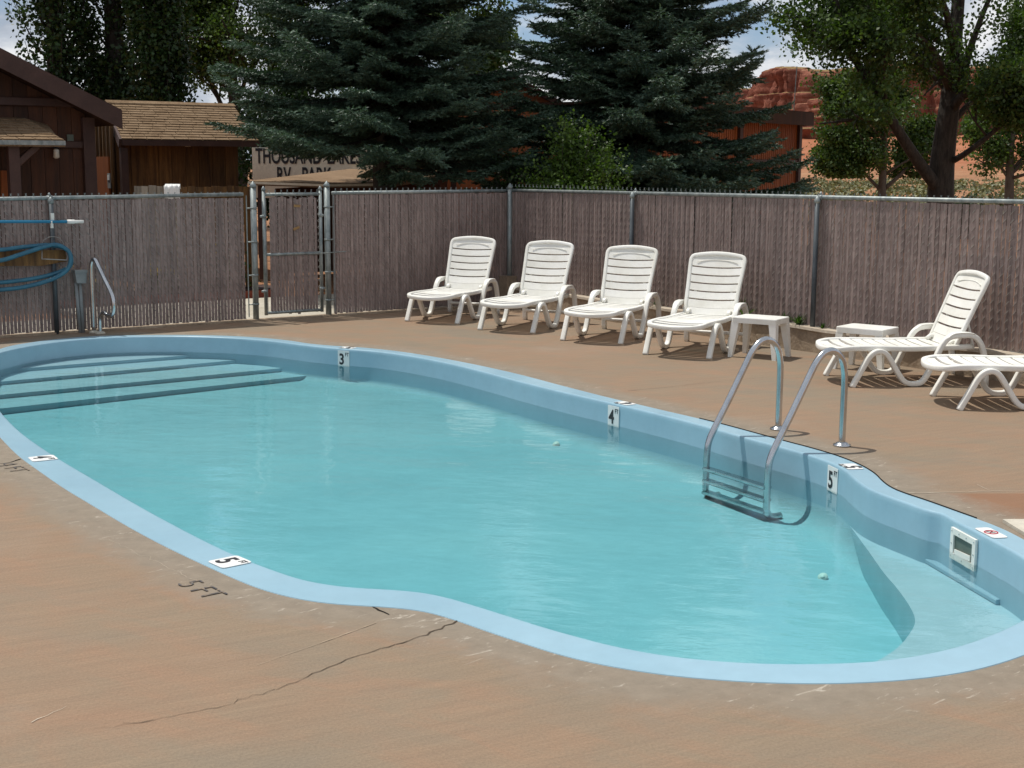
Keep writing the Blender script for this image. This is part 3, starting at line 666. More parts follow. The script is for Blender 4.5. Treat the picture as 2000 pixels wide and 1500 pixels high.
# ------------------------------------------------------------ sun loungers
def make_lounger():
    root = empty('sun_lounger')
    prof = [(-.025, .0), (.0, .05), (.06, .16), (.11, .25), (.155, .295), (.205, .31), (.255, .295), (.30, .245), (.36, .15), (.42, .065), (.47, .03), (.535, .0225), (.595, .035), (.64, .09), (.69, .19), (.74, .30), (.78, .375), (.825, .42), (.88, .437), (.96, .44), (1.03, .438), (1.085, .41), (1.125, .355), (1.155, .27), (1.175, .15), (1.185, .0)]
    for sy in (-1, 1):
        mb = MB(); c_ = smooth_curve([(a, sy*.335, b_) for a, b_ in prof], 3)
        sc_ = [1.0]*len(c_)
        mb.sweep(c_, rrect(.056, .044, .010, 3), (0, 1, 0), sc_); o = mb.build('side_frame', 'white_plastic', root, True)
        # armrest cap: slightly wider pad on the arm
        mb = MB(); mb.sweep(smooth_curve([(.80, sy*.335, .412), (.845, sy*.335, .450), (.90, sy*.335, .463), (1.0, sy*.335, .464), (1.05, sy*.335, .452)], 3), rrect(.066, .012, .005, 2), (0, 1, 0)); mb.build('armrest', 'white_plastic', root, True)
    def zs(x): return .335-.022*max(0, (.10-x)/.3)**1.5-.012*math.sin(max(0, min(1, (x-.1)/.9))*math.pi)
    rim = [(1.08, .275), (.8, .28), (.5, .285), (.2, .288), (.0, .285), (-.08, .275), (-.135, .235), (-.165, .15), (-.18, .07), (-.185, 0)]
    rim = rim+[(a, -b_) for a, b_ in rim[:-1][::-1]]
    pts = smooth_curve([(a, b_, zs(a)-.012*(1-(b_/.285)**2)) for a, b_ in rim], 4)
    mb = MB(); mb.sweep(pts, rrect(.048, .05, .012, 3), (0, 0, 1)); mb.build('seat_frame', 'white_plastic', root, True)
    for k in range(11):
        x0 = -.135+k*.104; hw = .235 if k == 0 else (.255 if k == 1 else .268); mb = MB(); vs = []; nn_ = 9
        for i in range(nn_):
            y = -hw+2*hw*i/(nn_-1); z = zs(x0+.04)+.012-.014*(1-(y/.27)**2); cv = -.018*(1-(y/.27)**2) if k < 2 else 0
            for a, b_ in ((0, 0), (.086, 0), (.086, -.016), (0, -.016)): vs.append((x0+a+cv, y, z+b_))
        fs = [(i*4+a, i*4+(a+1) % 4, (i+1)*4+(a+1) % 4, (i+1)*4+a) for i in range(nn_-1) for a in range(4)]+[(0, 1, 2, 3), tuple((nn_-1)*4+a for a in (3, 2, 1, 0))]
        mb.add(vs, fs).build('seat_slat', 'white_plastic', root)
    # backrest
    th = R(66.5); o0 = Vector((.915, 0, .325)); uv = Vector((math.cos(th), 0, math.sin(th))); wv = Vector((-math.sin(th), 0, math.cos(th)))
    def bp_(y, v, w_=0): return o0+uv*v+Vector((0, y, 0))+wv*w_
    L = .655; hw0, hw1 = .262, .285
    path = [(-.268, .0), (-.276, .2), (-.286, .4), (-.296, .58), (-.292, .63), (-.27, .658), (-.21, .672), (-.11, .685), (0, .69)]
    path = path+[(-a, b_) for a, b_ in path[:-1][::-1]]
    mb = MB(); mb.sweep([bp_(p.x, p.y) for p in smooth_curve([(a, b_, 0) for a, b_ in path], 4)], rrect(.036, .042, .010, 3), tuple(wv)); mb.build('back_frame', 'white_plastic', root, True)
    def panel(v0, v1, name, arch=False):
        mb = MB(); vs = []; nn_ = 13
        for i in range(nn_):
            s_ = -1+2*i/(nn_-1); hwv = .270+.022*(v0+v1)/2/.6; y = s_*hwv; bow = -.010*(1-s_*s_); dp = -.014*(1-s_*s_)
            top = v1+(bow if not arch else .0)
            if arch: top = .615+.062*(1-abs(s_)**4)
            for v, w_ in ((v0+bow, .010+dp), (top, .010+dp), (top, -.006+dp), (v0+bow, -.006+dp)): vs.append(bp_(y, v, w_))
        fs = [(i*4+a, i*4+(a+1) % 4, (i+1)*4+(a+1) % 4, (i+1)*4+a) for i in range(nn_-1) for a in range(4)]+[(0, 1, 2, 3), tuple((nn_-1)*4+a for a in (3, 2, 1, 0))]
        return mb.add(vs, fs).build(name, 'white_plastic', root)
    slots = [.182, .272, .362, .452, .542]
    panel(-.012, .088, 'back_slat'); panel(.0905, slots[0]-.008, 'back_slat')
    for a, b_ in zip(slots[:-1], slots[1:]): panel(a+.008, b_-.008, 'back_slat')
    panel(slots[-1]+.008, .6, 'head_panel', True)
    mb = MB(); nn_ = 15      # raised arch moulding of the head panel
    mb.tube([bp_(.225*s_, .585+.032*(1-abs(s_)**2.5), .012-.014*(1-s_*s_)) for s_ in [-1+2*i/14 for i in range(15)]], .004, 5); mb.build('head_moulding', 'white_plastic', root, True)
    for sy in (-1, 1):
        mb = MB(); mb.sweep([(.87, sy*.225, .345), (.91, sy*.225, .375), (.95, sy*.225, .37)], rrect(.04, .03, .008, 3), (0, 1, 0)); mb.build('hinge', 'white_plastic', root, True)
        mb = MB(); mb.sweep([bp_(sy*.2, .28, -.02), Vector((1.12, sy*.2, .30))], rrect(.03, .02, .006, 2), (0, 1, 0)); mb.build('back_prop', 'white_plastic', root)
    mb = MB(); mb.sweep([(1.165, -.31, .12), (1.165, .31, .12)], rrect(.05, .03, .008, 2), (1, 0, 0)); mb.build('crossbar', 'white_plastic', root)
    mb = MB(); mb.sweep([(.205, -.31, .29), (.205, .31, .29)], rrect(.04, .03, .008, 2), (1, 0, 0)); mb.build('crossbar', 'white_plastic', root)
    return root
G_ = 'white resin sun loungers on the deck'
spots = [(-.955, 16.52, 67, 'leftmost white sun lounger, standing nearest the fence corner'),
         (-.06, 15.66, 64, 'white sun lounger second from the left in the row of four'),
         (.86, 14.74, 64.5, 'white sun lounger third in the row, in front of the first fence post'),
         (1.65, 13.65, 63, 'white sun lounger at the right end of the row, beside the side table'),
         (2.92, 12.12, 7, 'white sun lounger seen from the side, right of the ladder'),
         (3.53, 11.02, 1, 'white sun lounger nearest the camera, cut by the right edge of the photo')]
proto = make_lounger()
for i, (x, y, a, lab) in enumerate(spots):
    o = proto if i == 0 else copy_tree(proto)
    o.location = (x, y, 0); o.rotation_euler = (0, 0, R(a)); tag(o, lab, 'sun lounger', G_)

# ------------------------------------------------------------ side tables
def make_table():
    root = empty('side_table'); a, b_, h = .235, .18, .40
    mb = MB(); vs = []
    for (z, s_) in ((h-.055, 1.0), (h-.006, 1.0), (h, .985)):
        vs.append([(x*s_, y*s_, z) for x, y in [(p[0], p[1]) for p in rrect(2*a, 2*b_, .02, 4)]])
    n = len(vs[0]); mb.v = vs[0]+vs[1]+vs[2]; mb.f = [(k*n+i, k*n+(i+1) % n, (k+1)*n+(i+1) % n, (k+1)*n+i) for k in (0, 1) for i in range(n)]+[tuple(2*n+i for i in range(n)), tuple(range(n))[::-1]]
    mb.build('table_top', 'white_plastic', root)
    for sx in (-1, 1):
        for sy in (-1, 1):
            mb = MB(); w0, w1 = .075, .042; tx, ty = sx*(a-w0/2-.002), sy*(b_-w0/2-.002); bx, by = sx*(a+.02-w1/2), sy*(b_+.02-w1/2)
            mb.hexa([(bx-w1/2, by-w1/2, 0), (bx+w1/2, by-w1/2, 0), (bx+w1/2, by+w1/2, 0), (bx-w1/2, by+w1/2, 0), (tx-w0/2, ty-w0/2, h-.05), (tx+w0/2, ty-w0/2, h-.05), (tx+w0/2, ty+w0/2, h-.05), (tx-w0/2, ty+w0/2, h-.05)])
            mb.build('leg', 'white_plastic', root)
    return root
t1 = make_table(); t1.location = (2.47, 13.68, 0); t1.rotation_euler.z = R(-33); tag(t1, 'small white plastic table at the end of the row of four loungers', 'side table', 'white side tables')
t2 = copy_tree(t1); t2.location = (3.33, 12.88, 0); t2.rotation_euler.z = R(-40); tag(t2, 'small white plastic table behind the lounger right of the ladder', 'side table', 'white side tables')

# ------------------------------------------------------------ chain link fences with privacy slats
def P3(s_, U, off=0, z=0):                 # point along a fence line measured from the corner post
    nrm = Vector((U.y, -U.x)) if U is UL else Vector((-abs(U.y), -abs(U.x)))
    q = COR+(U*-s_ if U is UL else U*s_)+nrm*off
    return Vector((q.x, q.y, z))
NL = Vector((UL.y, -UL.x, 0)); NR = Vector((UR.y, -UR.x, 0)).normalized()*1.0
slat_me = {}
def slat_mesh(h):
    if h not in slat_me:
        mb = MB(); mb.box((0, 0, h/2), (.0345, .007, h)); slat_me[h] = mb.build('slat', 'slat_plastic', mesh=True)
    return slat_me[h]
def wires(A, U3, Nn, L, h, z0, parent, pitch=.08):
    V = []; F = []; off = .0075; n = int(L/pitch); m_ = int(h/(pitch/2)); r = .0034
    for i in range(n+1):
        prev = None
        for j in range(m_+1):
            sx = (i+(.5 if j % 2 else 0))*pitch
            if sx > L: continue
            z = z0+j*h/m_
            a = A+U3*sx; 
            if prev is not None:
                o_ = off if j % 2 else -off; k = len(V)
                p, q = prev+Nn*o_, a+Nn*o_; p = Vector((p.x, p.y, pz)); q = Vector((q.x, q.y, z)); tt = (q-p).normalized(); s1 = tt.cross(Nn)*r; s2 = Nn*r
                for b_ in (p, q): V += [b_+s1, b_+s2, b_-s1, b_-s2]
                F += [(k+t, k+(t+1) % 4, k+4+(t+1) % 4, k+4+t) for t in range(4)]
            prev = a; pz = z
    me = np_mesh('wire_mesh', V, F, 'wire'); o = link('wire_mesh', me, None, parent); o['kind'] = 'stuff'; return o
def knuckles(A, U3, L, z, parent, pitch=.08):
    mb = MB()
    for i in range(int(L/pitch)):
        a = A+U3*(i+.5)*pitch+Vector((0, 0, z)); 
        for s_ in (-1, 1):
            p0 = a-U3*s_*.012; mb.add([p0+U3*.003, p0-U3*.003, a+U3*(s_*.008+.003)+Vector((0, 0, .035)), a+U3*(s_*.008-.003)+Vector((0, 0, .035)), p0+U3.cross(Vector((0, 0, 1)))*.005, a+Vector((0, 0, .03))+U3.cross(Vector((0, 0, 1)))*.005], [(0, 1, 3, 2), (1, 4, 5, 3), (4, 0, 2, 5)])
    o = mb.build('knuckles', 'galvanised', parent); o['kind'] = 'stuff'
def post(parent, loc, h, r, mt='galvanised', cap='cap', z0=-.1):
    mb = MB(); mb.tube([loc+Vector((0, 0, z)) for z in (z0, h)], r, 14); o = mb.build('post', mt, parent, True)
    mb = MB()
    if cap == 'ball': mb.tube([loc+Vector((0, 0, h+z)) for z in (0, .02, .035, .05, .062, .075)], r*1.12, 12, scale=[1, 1, .8, .6, .3, .02])
    else: mb.tube([loc+Vector((0, 0, h-.03+z)) for z in (0, .03, .06, .075)], r*1.25, 12, scale=[1, 1.05, .6, .05])
    mb.build('post_cap', 'galvanised', o, True)
    return o
def fence(name, label, U, s0, s1, h0, h1, base0, base1, posts, parent_cat='fence', side=-1, gapf=.0, rail=True, seed=1, pitch=.040, post_r=.024, pmat='dark_post'):
    """one fence run between distances s0..s1 from the corner"""
    rnd = random.Random(seed); sgn = -1 if U is UL else 1; U3 = Vector((U.x, U.y, 0))*sgn
    A = Vector((COR.x, COR.y, 0))+U3*s0; L = s1-s0
    nn = Vector((U3.y, -U3.x, 0));
    if nn.y > 0: nn = -nn
    root = empty(name, A); tag(root, label, 'fence', 'slatted chain link fence runs')
    B0 = Vector((0, 0, 0))
    hz = (h0+h1)/2; bz = (base0+base1)/2
    mb = MB(); mb.tube([B0+Vector((0, 0, h0)), U3*L*.5+Vector((0, 0, (h0+h1)/2)), U3*L+Vector((0, 0, h1))], .0215, 12); mb.build('top_rail', 'galvanised', root, True)
    hh = round(hz-.03-bz, 3); me = slat_mesh(hh); n = int(L/pitch)
    ang = math.atan2(U3.y, U3.x)
    for i in range(n):
        s_ = (i+.5)*pitch
        o = link('slat', me, None, root)
        o.location = U3*s_+Vector((0, 0, base0+(base1-base0)*s_/L+.01+rnd.gauss(0, .004)))
        o.rotation_euler = (rnd.gauss(0, .002), rnd.gauss(0, .0022), ang+rnd.gauss(0, .05))
    wires(B0+Vector((0, 0, 0)), U3, nn, L, hh+.0, bz+.012, root)
    knuckles(B0, U3, L, hz+.018, root)
    for s_, r, cap, mt in posts:
        post(root, U3*(s_-s0)+nn*.048, h0+(h1-h0)*(s_-s0)/L-(.03 if cap == 'cap' else -.03), r, mt, cap)
        hh_ = h0+(h1-h0)*(s_-s0)/L
        if cap == 'cap':
            mb = MB(); mb.tube([U3*(s_-s0-.03)+Vector((0, 0, hh_)), U3*(s_-s0+.03)+Vector((0, 0, hh_))], .028, 12); mb.tube([U3*(s_-s0)+Vector((0, 0, hh_+z)) for z in (.02, .045, .06)], .02, 8, scale=[1, .7, .1]); mb.build('rail_fitting', 'galvanised', root, True)
    return root, U3, nn
# distances along the left line of photo columns
def sL(px): q = onp(px, 500, (COR.x, COR.y, 0), (UL.y, -UL.x, 0)); return (COR-Vector((q.x, q.y))).dot(UL)
def sR(px): q = onp(px, 450, (COR.x, COR.y, 0), (UR.y, -UR.x, 0)); return (Vector((q.x, q.y))-COR).dot(UR)
g0, g1 = sL(640), sL(497)
gs0, gs1 = sL(627), sL(517)
fence('chain_link_fence', 'slatted chain link fence between the gate and the yard corner', UL, .0, g0-.07, 1.53, 1.52, .02, .02, [(.02, .035, 'ball', 'galvanised')], seed=2)
Lf = sL(-420)
fl, UL3, nL = fence('chain_link_fence', 'slatted chain link fence left of the gate with hose and pole hung on it', UL, g1+.13, Lf, 1.515, 1.47, .02, .02, [(sL(101), .026, 'cap', 'dark_post'), (sL(-340), .026, 'cap', 'dark_post')], seed=3)
fence('chain_link_fence', 'slatted chain link fence behind the loungers, standing on the low wall', UR, .03, 10.4, 1.535, 1.60, .245, .25, [(sR(1240), .026, 'cap', 'dark_post'), (sR(1601), .026, 'cap', 'dark_post'), (sR(1601)+3.0, .026, 'cap', 'dark_post')], seed=4)
# gate
gate = tag(empty('gate', P3(gs0, UL)), 'narrow slatted chain link gate standing between two tall steel posts', 'gate')
U3 = Vector((-UL.x, -UL.y, 0)); gl = gs1-gs0; nn = Vector((UL.y, -UL.x, 0))
for s_ in (0, gl):
    mb = MB(); mb.tube([U3*s_+Vector((0, 0, z)) for z in (.06, 1.56)], .021, 12); o = mb.build('stile', 'galvanised', gate, True)
    mb = MB(); mb.tube([U3*s_+Vector((0, 0, 1.555+z)) for z in (0, .02, .04, .055)], .026, 10, scale=[1, 1, .6, .1]); mb.build('stile_cap', 'galvanised', o, True)
for z in (.085, .79, 1.51):
    mb = MB(); mb.tube([Vector((0, 0, z)), U3*gl+Vector((0, 0, z))], .019, 10); mb.build('gate_rail', 'galvanised', gate, True)
rnd = random.Random(9); me = slat_mesh(1.40); n = int((gl-.09)/.04)
for i in range(n):
    o = link('slat', me, None, gate); o.location = U3*(.05+(i+.5)*.04)+Vector((0, 0, .075+rnd.gauss(0, .012))); o.rotation_euler = (0, rnd.gauss(0, .004), math.atan2(U3.y, U3.x)+rnd.gauss(0, .1))
wires(Vector((0, 0, 0)), U3, nn, gl, 1.42, .085, gate); knuckles(Vector((0, 0, 0)), U3, gl, 1.53, gate)
for s_, z, a in ((gl*.43, 1.37, .05), (gl*.45, 1.10, -.35)):
    mb = MB(); mb.box(U3*s_+nn*.02+Vector((0, 0, z)), (.085, .008, .03), mat3=Matrix.Rotation(math.atan2(UL.y, UL.x), 3, 'Z') @ Matrix.Rotation(a, 3, 'Y')); mb.build('orange_tag', 'tag_orange', gate)
mb = MB(); mb.tube([U3*-.32+nn*.05+Vector((0, 0, .80)), nn*.05+Vector((0, 0, .79)), U3*.2+nn*.03+Vector((0, 0, .785))], .006, 6); mb.build('latch_rod', 'galvanised', gate)
for z in (.35, 1.25):
    for s_, dx in ((0, -.04), (gl, .05)):
        mb = MB(); mb.tube([U3*s_+Vector((0, 0, z)), U3*(s_+dx)+Vector((0, 0, z))], .014, 8); mb.tube([U3*s_+Vector((0, 0, z-.02)), U3*s_+Vector((0, 0, z+.02))], .028, 10); mb.build('hinge', 'galvanised', gate, True)
for s_, lab in ((g0, 'tall steel gate post on the right of the narrow gate'), (g1, 'tall steel gate post on the left of the narrow gate')):
    p = P3(s_, UL); root = tag(empty('gate_post', p), lab, 'post', 'gate posts')
    mb = MB(); mb.tube([Vector((0, 0, -.1)), Vector((0, 0, 1.60))], .036, 16); mb.build('tube', 'galvanised', root, True)
    mb = MB(); mb.tube([Vector((0, 0, 1.595+z)) for z in (0, .025, .045, .06, .075)], .041, 14, scale=[1, 1, .7, .35, .05]); mb.build('post_cap', 'galvanised', root, True)
    d = UL3 if s_ == g1 else -UL3
    mb = MB(); mb.tube([d*.09+Vector((0, 0, .05)), d*.09+Vector((0, 0, 1.50))], .007, 6); mb.build('tension_bar', 'galvanised', root)
    for z in (.2, .55, .95, 1.35):
        mb = MB(); mb.tube([Vector((0, 0, z-.012)), Vector((0, 0, z+.012))], .041, 12); mb.tube([Vector((0, 0, z)), d*.09+Vector((0, 0, z))], .007, 6); mb.build('clamp', 'galvanised', root, True)
# wire stretched over the gate
# low wall under the right fence
wall_a = gp(985, 594); 
def WP(s_, off, z): nR = Vector((-.820, -.572, 0)); q = Vector((COR.x, COR.y, 0))+Vector((UR.x, UR.y, 0))*s_+nR*off; return Vector((q.x, q.y, z))
lw = tag(empty('low_wall', WP(0, 0, 0)), 'low tan concrete wall carrying the right hand fence', 'wall'); o_ = Vector(lw.location)
mb = MB(); rndw = random.Random(5)
k = 60; vs = []
for i in range(k+1):
    s_ = .10+10.4*i/k; j = rndw.gauss(0, .006); zt = .225+.006*math.sin(i*.9)
    vs += [WP(s_, .13+j, -.03)-o_, WP(s_, .125+j, zt)-o_, WP(s_, -.20, zt)-o_, WP(s_, -.20, -.03)-o_]
mb.add(vs, [(i*4+a, i*4+(a+1) % 4, (i+1)*4+(a+1) % 4, (i+1)*4+a) for i in range(k) for a in range(4)]+[(0, 1, 2, 3), tuple(k*4+a for a in (3, 2, 1, 0))]); mb.build('wall_body', 'curb_concrete', lw)
mb = MB(); vs = []
for i in range(k+1):
    s_ = .10+10.4*i/k; zt = .226+.006*math.sin(i*.9)
    vs += [WP(s_, .145, zt)-o_, WP(s_, .14, zt+.028)-o_, WP(s_, -.21, zt+.026)-o_, WP(s_, -.21, zt)-o_]
mb.add(vs, [(i*4+a, i*4+(a+1) % 4, (i+1)*4+(a+1) % 4, (i+1)*4+a) for i in range(k) for a in range(4)]+[(0, 1, 2, 3), tuple(k*4+a for a in (3, 2, 1, 0))]); mb.build('wall_cap', 'curb_top', lw)
mb = MB(); mb.box((WP(.02, .05, .19)-o_), (.34, .22, .42), rz=math.atan2(UR.y, UR.x)); mb.build('end_block', 'curb_concrete', lw)
# kerb strip under the left fence
mb = MB(); a_, b_ = P3(-.05, UL), P3(Lf, UL); mb.sweep([a_+Vector((0, 0, -.01)), b_+Vector((0, 0, -.01))], [(.07, .03), (-.07, .03), (-.07, -.05), (.07, -.05)], (UL.y, -UL.x, 0))
o = mb.build('kerb_strip', 'curb_concrete'); tag(o, 'narrow concrete strip under the left fence', kind='structure')

# ------------------------------------------------------------ things hung on the left fence
PF = Vector((COR.x, COR.y, 0))+nL*.06; nf = (UL.y, -UL.x, 0)
def fp(px, py, off=0): return onp(px, py, PF+nL*off, nf)
pl = tag(empty('pool_pole', fp(60, 433, .05)), 'long blue telescopic pole with white end hung level on the left fence', 'pole'); o_ = Vector(pl.location)
mb = MB(); mb.tube([fp(-380, 433, .05)-o_, fp(134, 433, .05)-o_], .016, 10); mb.build('shaft', 'pole_blue', pl, True)
mb = MB(); mb.tube([fp(131, 433, .05)-o_, fp(145, 433, .05)-o_, fp(146, 433, .05)-o_, fp(163, 433, .05)-o_], .021, 10, scale=[1.1, 1.1, .9, .9]); mb.build('grip', 'white_plastic', pl, True)
br = tag(empty('pole_hook', fp(101, 433, .02)), 'white plastic hook holding the blue pole on the fence post', 'hook'); o_ = Vector(br.location); fr_ = Matrix.Rotation(math.atan2(UL.y, UL.x), 3, 'Z')
mb = MB(); mb.box(fp(102, 424, .02)-o_, (.035, .03, .085), mat3=fr_); mb.build('bracket', 'white_plastic', br)
mb = MB(); mb.box(fp(101, 441, .02)-o_, (.03, .03, .05), mat3=fr_); mb.tube([fp(101, 441, .03)-o_, fp(101, 442, .075)-o_, fp(101, 432, .085)-o_], .008, 6); mb.build('hook_tip', 'white_plastic', br)
# brown board and ring hanger
hb = tag(empty('hose_hanger', fp(100, 510, .02)), 'brown board with thin wire ring carrying the hose coil', 'hanger'); o_ = Vector(hb.location)
mb = MB(); A = [fp(x, y, .0)-o_ for x, y in ((-120, 490), (126, 488), (131, 510), (80, 519), (-120, 520))]
n = len(A); mb.add([a+nL*.0 for a in A]+[a+nL*.02 for a in A], [tuple(range(n))[::-1], tuple(range(n, 2*n))]+[(i, (i+1) % n, (i+1) % n+n, i+n) for i in range(n)]); mb.build('board', 'shed_wood', hb)
mb = MB(); mb.tube([fp(82, 480, .02)-o_, fp(82, 506, .16)-o_, fp(90, 506, .18)-o_, fp(130, 508, .17)-o_, fp(133, 492, .05)-o_], .006, 6)
mb.tube([fp(103+22*math.cos(a/10*math.pi), 482-20*math.sin(a/10*math.pi), .03)-o_ for a in range(11)], .005, 6); mb.build('wire_ring', 'wire', hb)
hs = tag(empty('vacuum_hose', fp(60, 520, .1)), 'coiled thick blue vacuum hose hanging on the left fence', 'hose'); o_ = Vector(hs.location)
loops = [[(-180, 492), (-60, 490), (0, 488), (50, 482), (100, 479), (130, 487), (139, 505), (134, 522), (105, 535), (60, 545), (0, 552), (-100, 560), (-180, 550)],
         [(-180, 520), (-60, 515), (0, 509), (40, 497), (80, 484), (110, 478), (133, 490), (138, 508), (130, 528), (100, 546), (50, 560), (0, 566), (-90, 570), (-200, 560)]]
for i, lp in enumerate(loops):
    mb = MB(); pts = smooth_curve([fp(x, y, .07+.05*i+.02*math.sin(k))-o_ for k, (x, y) in enumerate(lp)], 6); mb.tube(pts, .024, 10); mb.build('hose_loop', 'hose_blue', hs, True)
# grey box on slanted double pole
gb = tag(empty('winter_stand', gp(158, 649)), 'grey plastic box on two slanting grey poles behind the handrail', 'stand'); o_ = Vector(gb.location)
Pg = gp(158, 649)
def ng(px, py, d=0): return onp(px, py, Pg+nL*d, nf)
mb = MB(); q = [ng(141, 530)-o_, ng(164, 529)-o_, ng(163, 552)-o_, ng(145, 552)-o_]
mb.hexa([a+nL*.10 for a in q]+[a for a in q]); mb.build('box', 'grey_plastic', gb)
mb = MB(); q = [ng(140, 527)-o_, ng(165, 526)-o_, ng(165, 531)-o_, ng(140, 532)-o_]; mb.hexa([a+nL*.115 for a in q]+[a-nL*.01 for a in q]); mb.build('lid', 'grey_plastic', gb)
for a, b_ in (((148, 552), (157, 650)), ((156, 552), (163, 650))):
    mb = MB(); mb.tube([ng(*a, .05)-o_, ng(*b_, .05)-o_], .020, 10); mb.build('pole', 'grey_plastic', gb, True)

# ------------------------------------------------------------ vegetation builders
rng = np.random.default_rng(7)
def orth(D):
    a = np.where(np.abs(D[:, 2:3]) < .9, np.array([[0, 0, 1.]]), np.array([[1., 0, 0]]))
    s_ = np.cross(D, a); s_ /= np.linalg.norm(s_, axis=1)[:, None]+1e-9
    return s_, np.cross(s_, D)
def leaves_mesh(P, size, rg, name, mt, flat=.35, asp=.75):
    n = len(P); D = rg.normal(size=(n, 3)); D[:, 2] -= .35; D /= np.linalg.norm(D, axis=1)[:, None]
    s_, u = orth(D); th = rg.uniform(0, 6.28, n)[:, None]; s2 = s_*np.cos(th)+u*np.sin(th)
    L = (size*rg.uniform(.65, 1.3, n))[:, None]
    nn_ = np.cross(D, s2)
    V = np.stack([P, P+D*L*.5+s2*L*asp*.5+nn_*L*.08, P+D*L, P+D*L*.5-s2*L*asp*.5+nn_*L*.08], 1).reshape(-1, 3)
    return np_mesh(name, V, np.arange(4*n).reshape(-1, 4), mt)
def grow(limbs, rg, depth=2, nchild=(7, 5), spread=.9, ratio=.5, upb=.25, rr=.5):
    """limbs: list of (pts Nx3, r0, r1). returns all branches and the twigs"""
    allb = list(limbs); cur = limbs
    for d in range(depth):
        nxt = []
        for pts, r0, r1 in cur:
            pts = np.array(pts, float); seg = np.linalg.norm(np.diff(pts, axis=0), axis=1); L = seg.sum(); cum = np.r_[0, np.cumsum(seg)]/L
            for _ in range(nchild[d]):
                t = rg.uniform(.3, 1.0) if d == 0 else rg.uniform(.2, 1.0); p = np.array([np.interp(t, cum, pts[:, i]) for i in range(3)])
                k = min(len(pts)-2, np.searchsorted(cum, t)-1 if t > 0 else 0); k = max(k, 0); dirn = (pts[k+1]-pts[k]); dirn /= np.linalg.norm(dirn)
                v = dirn+rg.normal(size=3)*spread; v[2] += upb; v /= np.linalg.norm(v)
                l_ = L*ratio*rg.uniform(.6, 1.15)*(1.15-.5*t); q = [p]; vv = v.copy()
                for s_ in range(4): vv = vv+rg.normal(size=3)*.16; vv[2] += .05; vv /= np.linalg.norm(vv); q.append(q[-1]+vv*l_/4)
                r = (r0+(r1-r0)*t)*rr; nxt.append((np.array(q), r, r*.3))
        allb += nxt; cur = nxt
    return allb, cur
def tree(name, label, cat, limbs, bark, leafm, nper, lsize, seed, depth=2, nchild=(9, 7), spread=.9, ratio=.5, upb=.2, scat=.28, group=None, kk=6, clip=None, hang=0):
    rg = np.random.default_rng(seed); base = np.array(limbs[0][0][0], float)
    root = empty(name, tuple(base)); tag(root, label, cat, group)
    lim = [(np.array([list(p) for p in smooth_curve(l[0], 4)])-base, l[1], l[2]) for l in limbs]
    allb, tw = grow(lim, rg, depth, nchild, spread, ratio, upb)
    mb = MB()
    for pts, r0, r1 in allb:
        if r0 < .006: continue
        n_ = len(pts); mb.tube([Vector(p) for p in pts], 1.0, 9 if r0 > .08 else 5, scale=[max(.004, r0+(r1-r0)*i/(n_-1)) for i in range(n_)])
    mb.build('trunk', bark, root, True)
    P = []
    for pts, r0, r1 in tw:
        t = rg.uniform(.15, 1.05, nper)*(len(pts)-1); k = np.clip(t.astype(int), 0, len(pts)-2); f = (t-k)[:, None]
        q = pts[k]*(1-f)+pts[k+1]*f+rg.normal(size=(nper, 3))*scat*np.array([1, 1, .8]); P.append(q)
    P = np.concatenate(P)
    if clip is not None: P = P[clip(P+base)]
    link('crown', leaves_mesh(P, lsize, rg, 'crown', leafm), None, root)
    return root

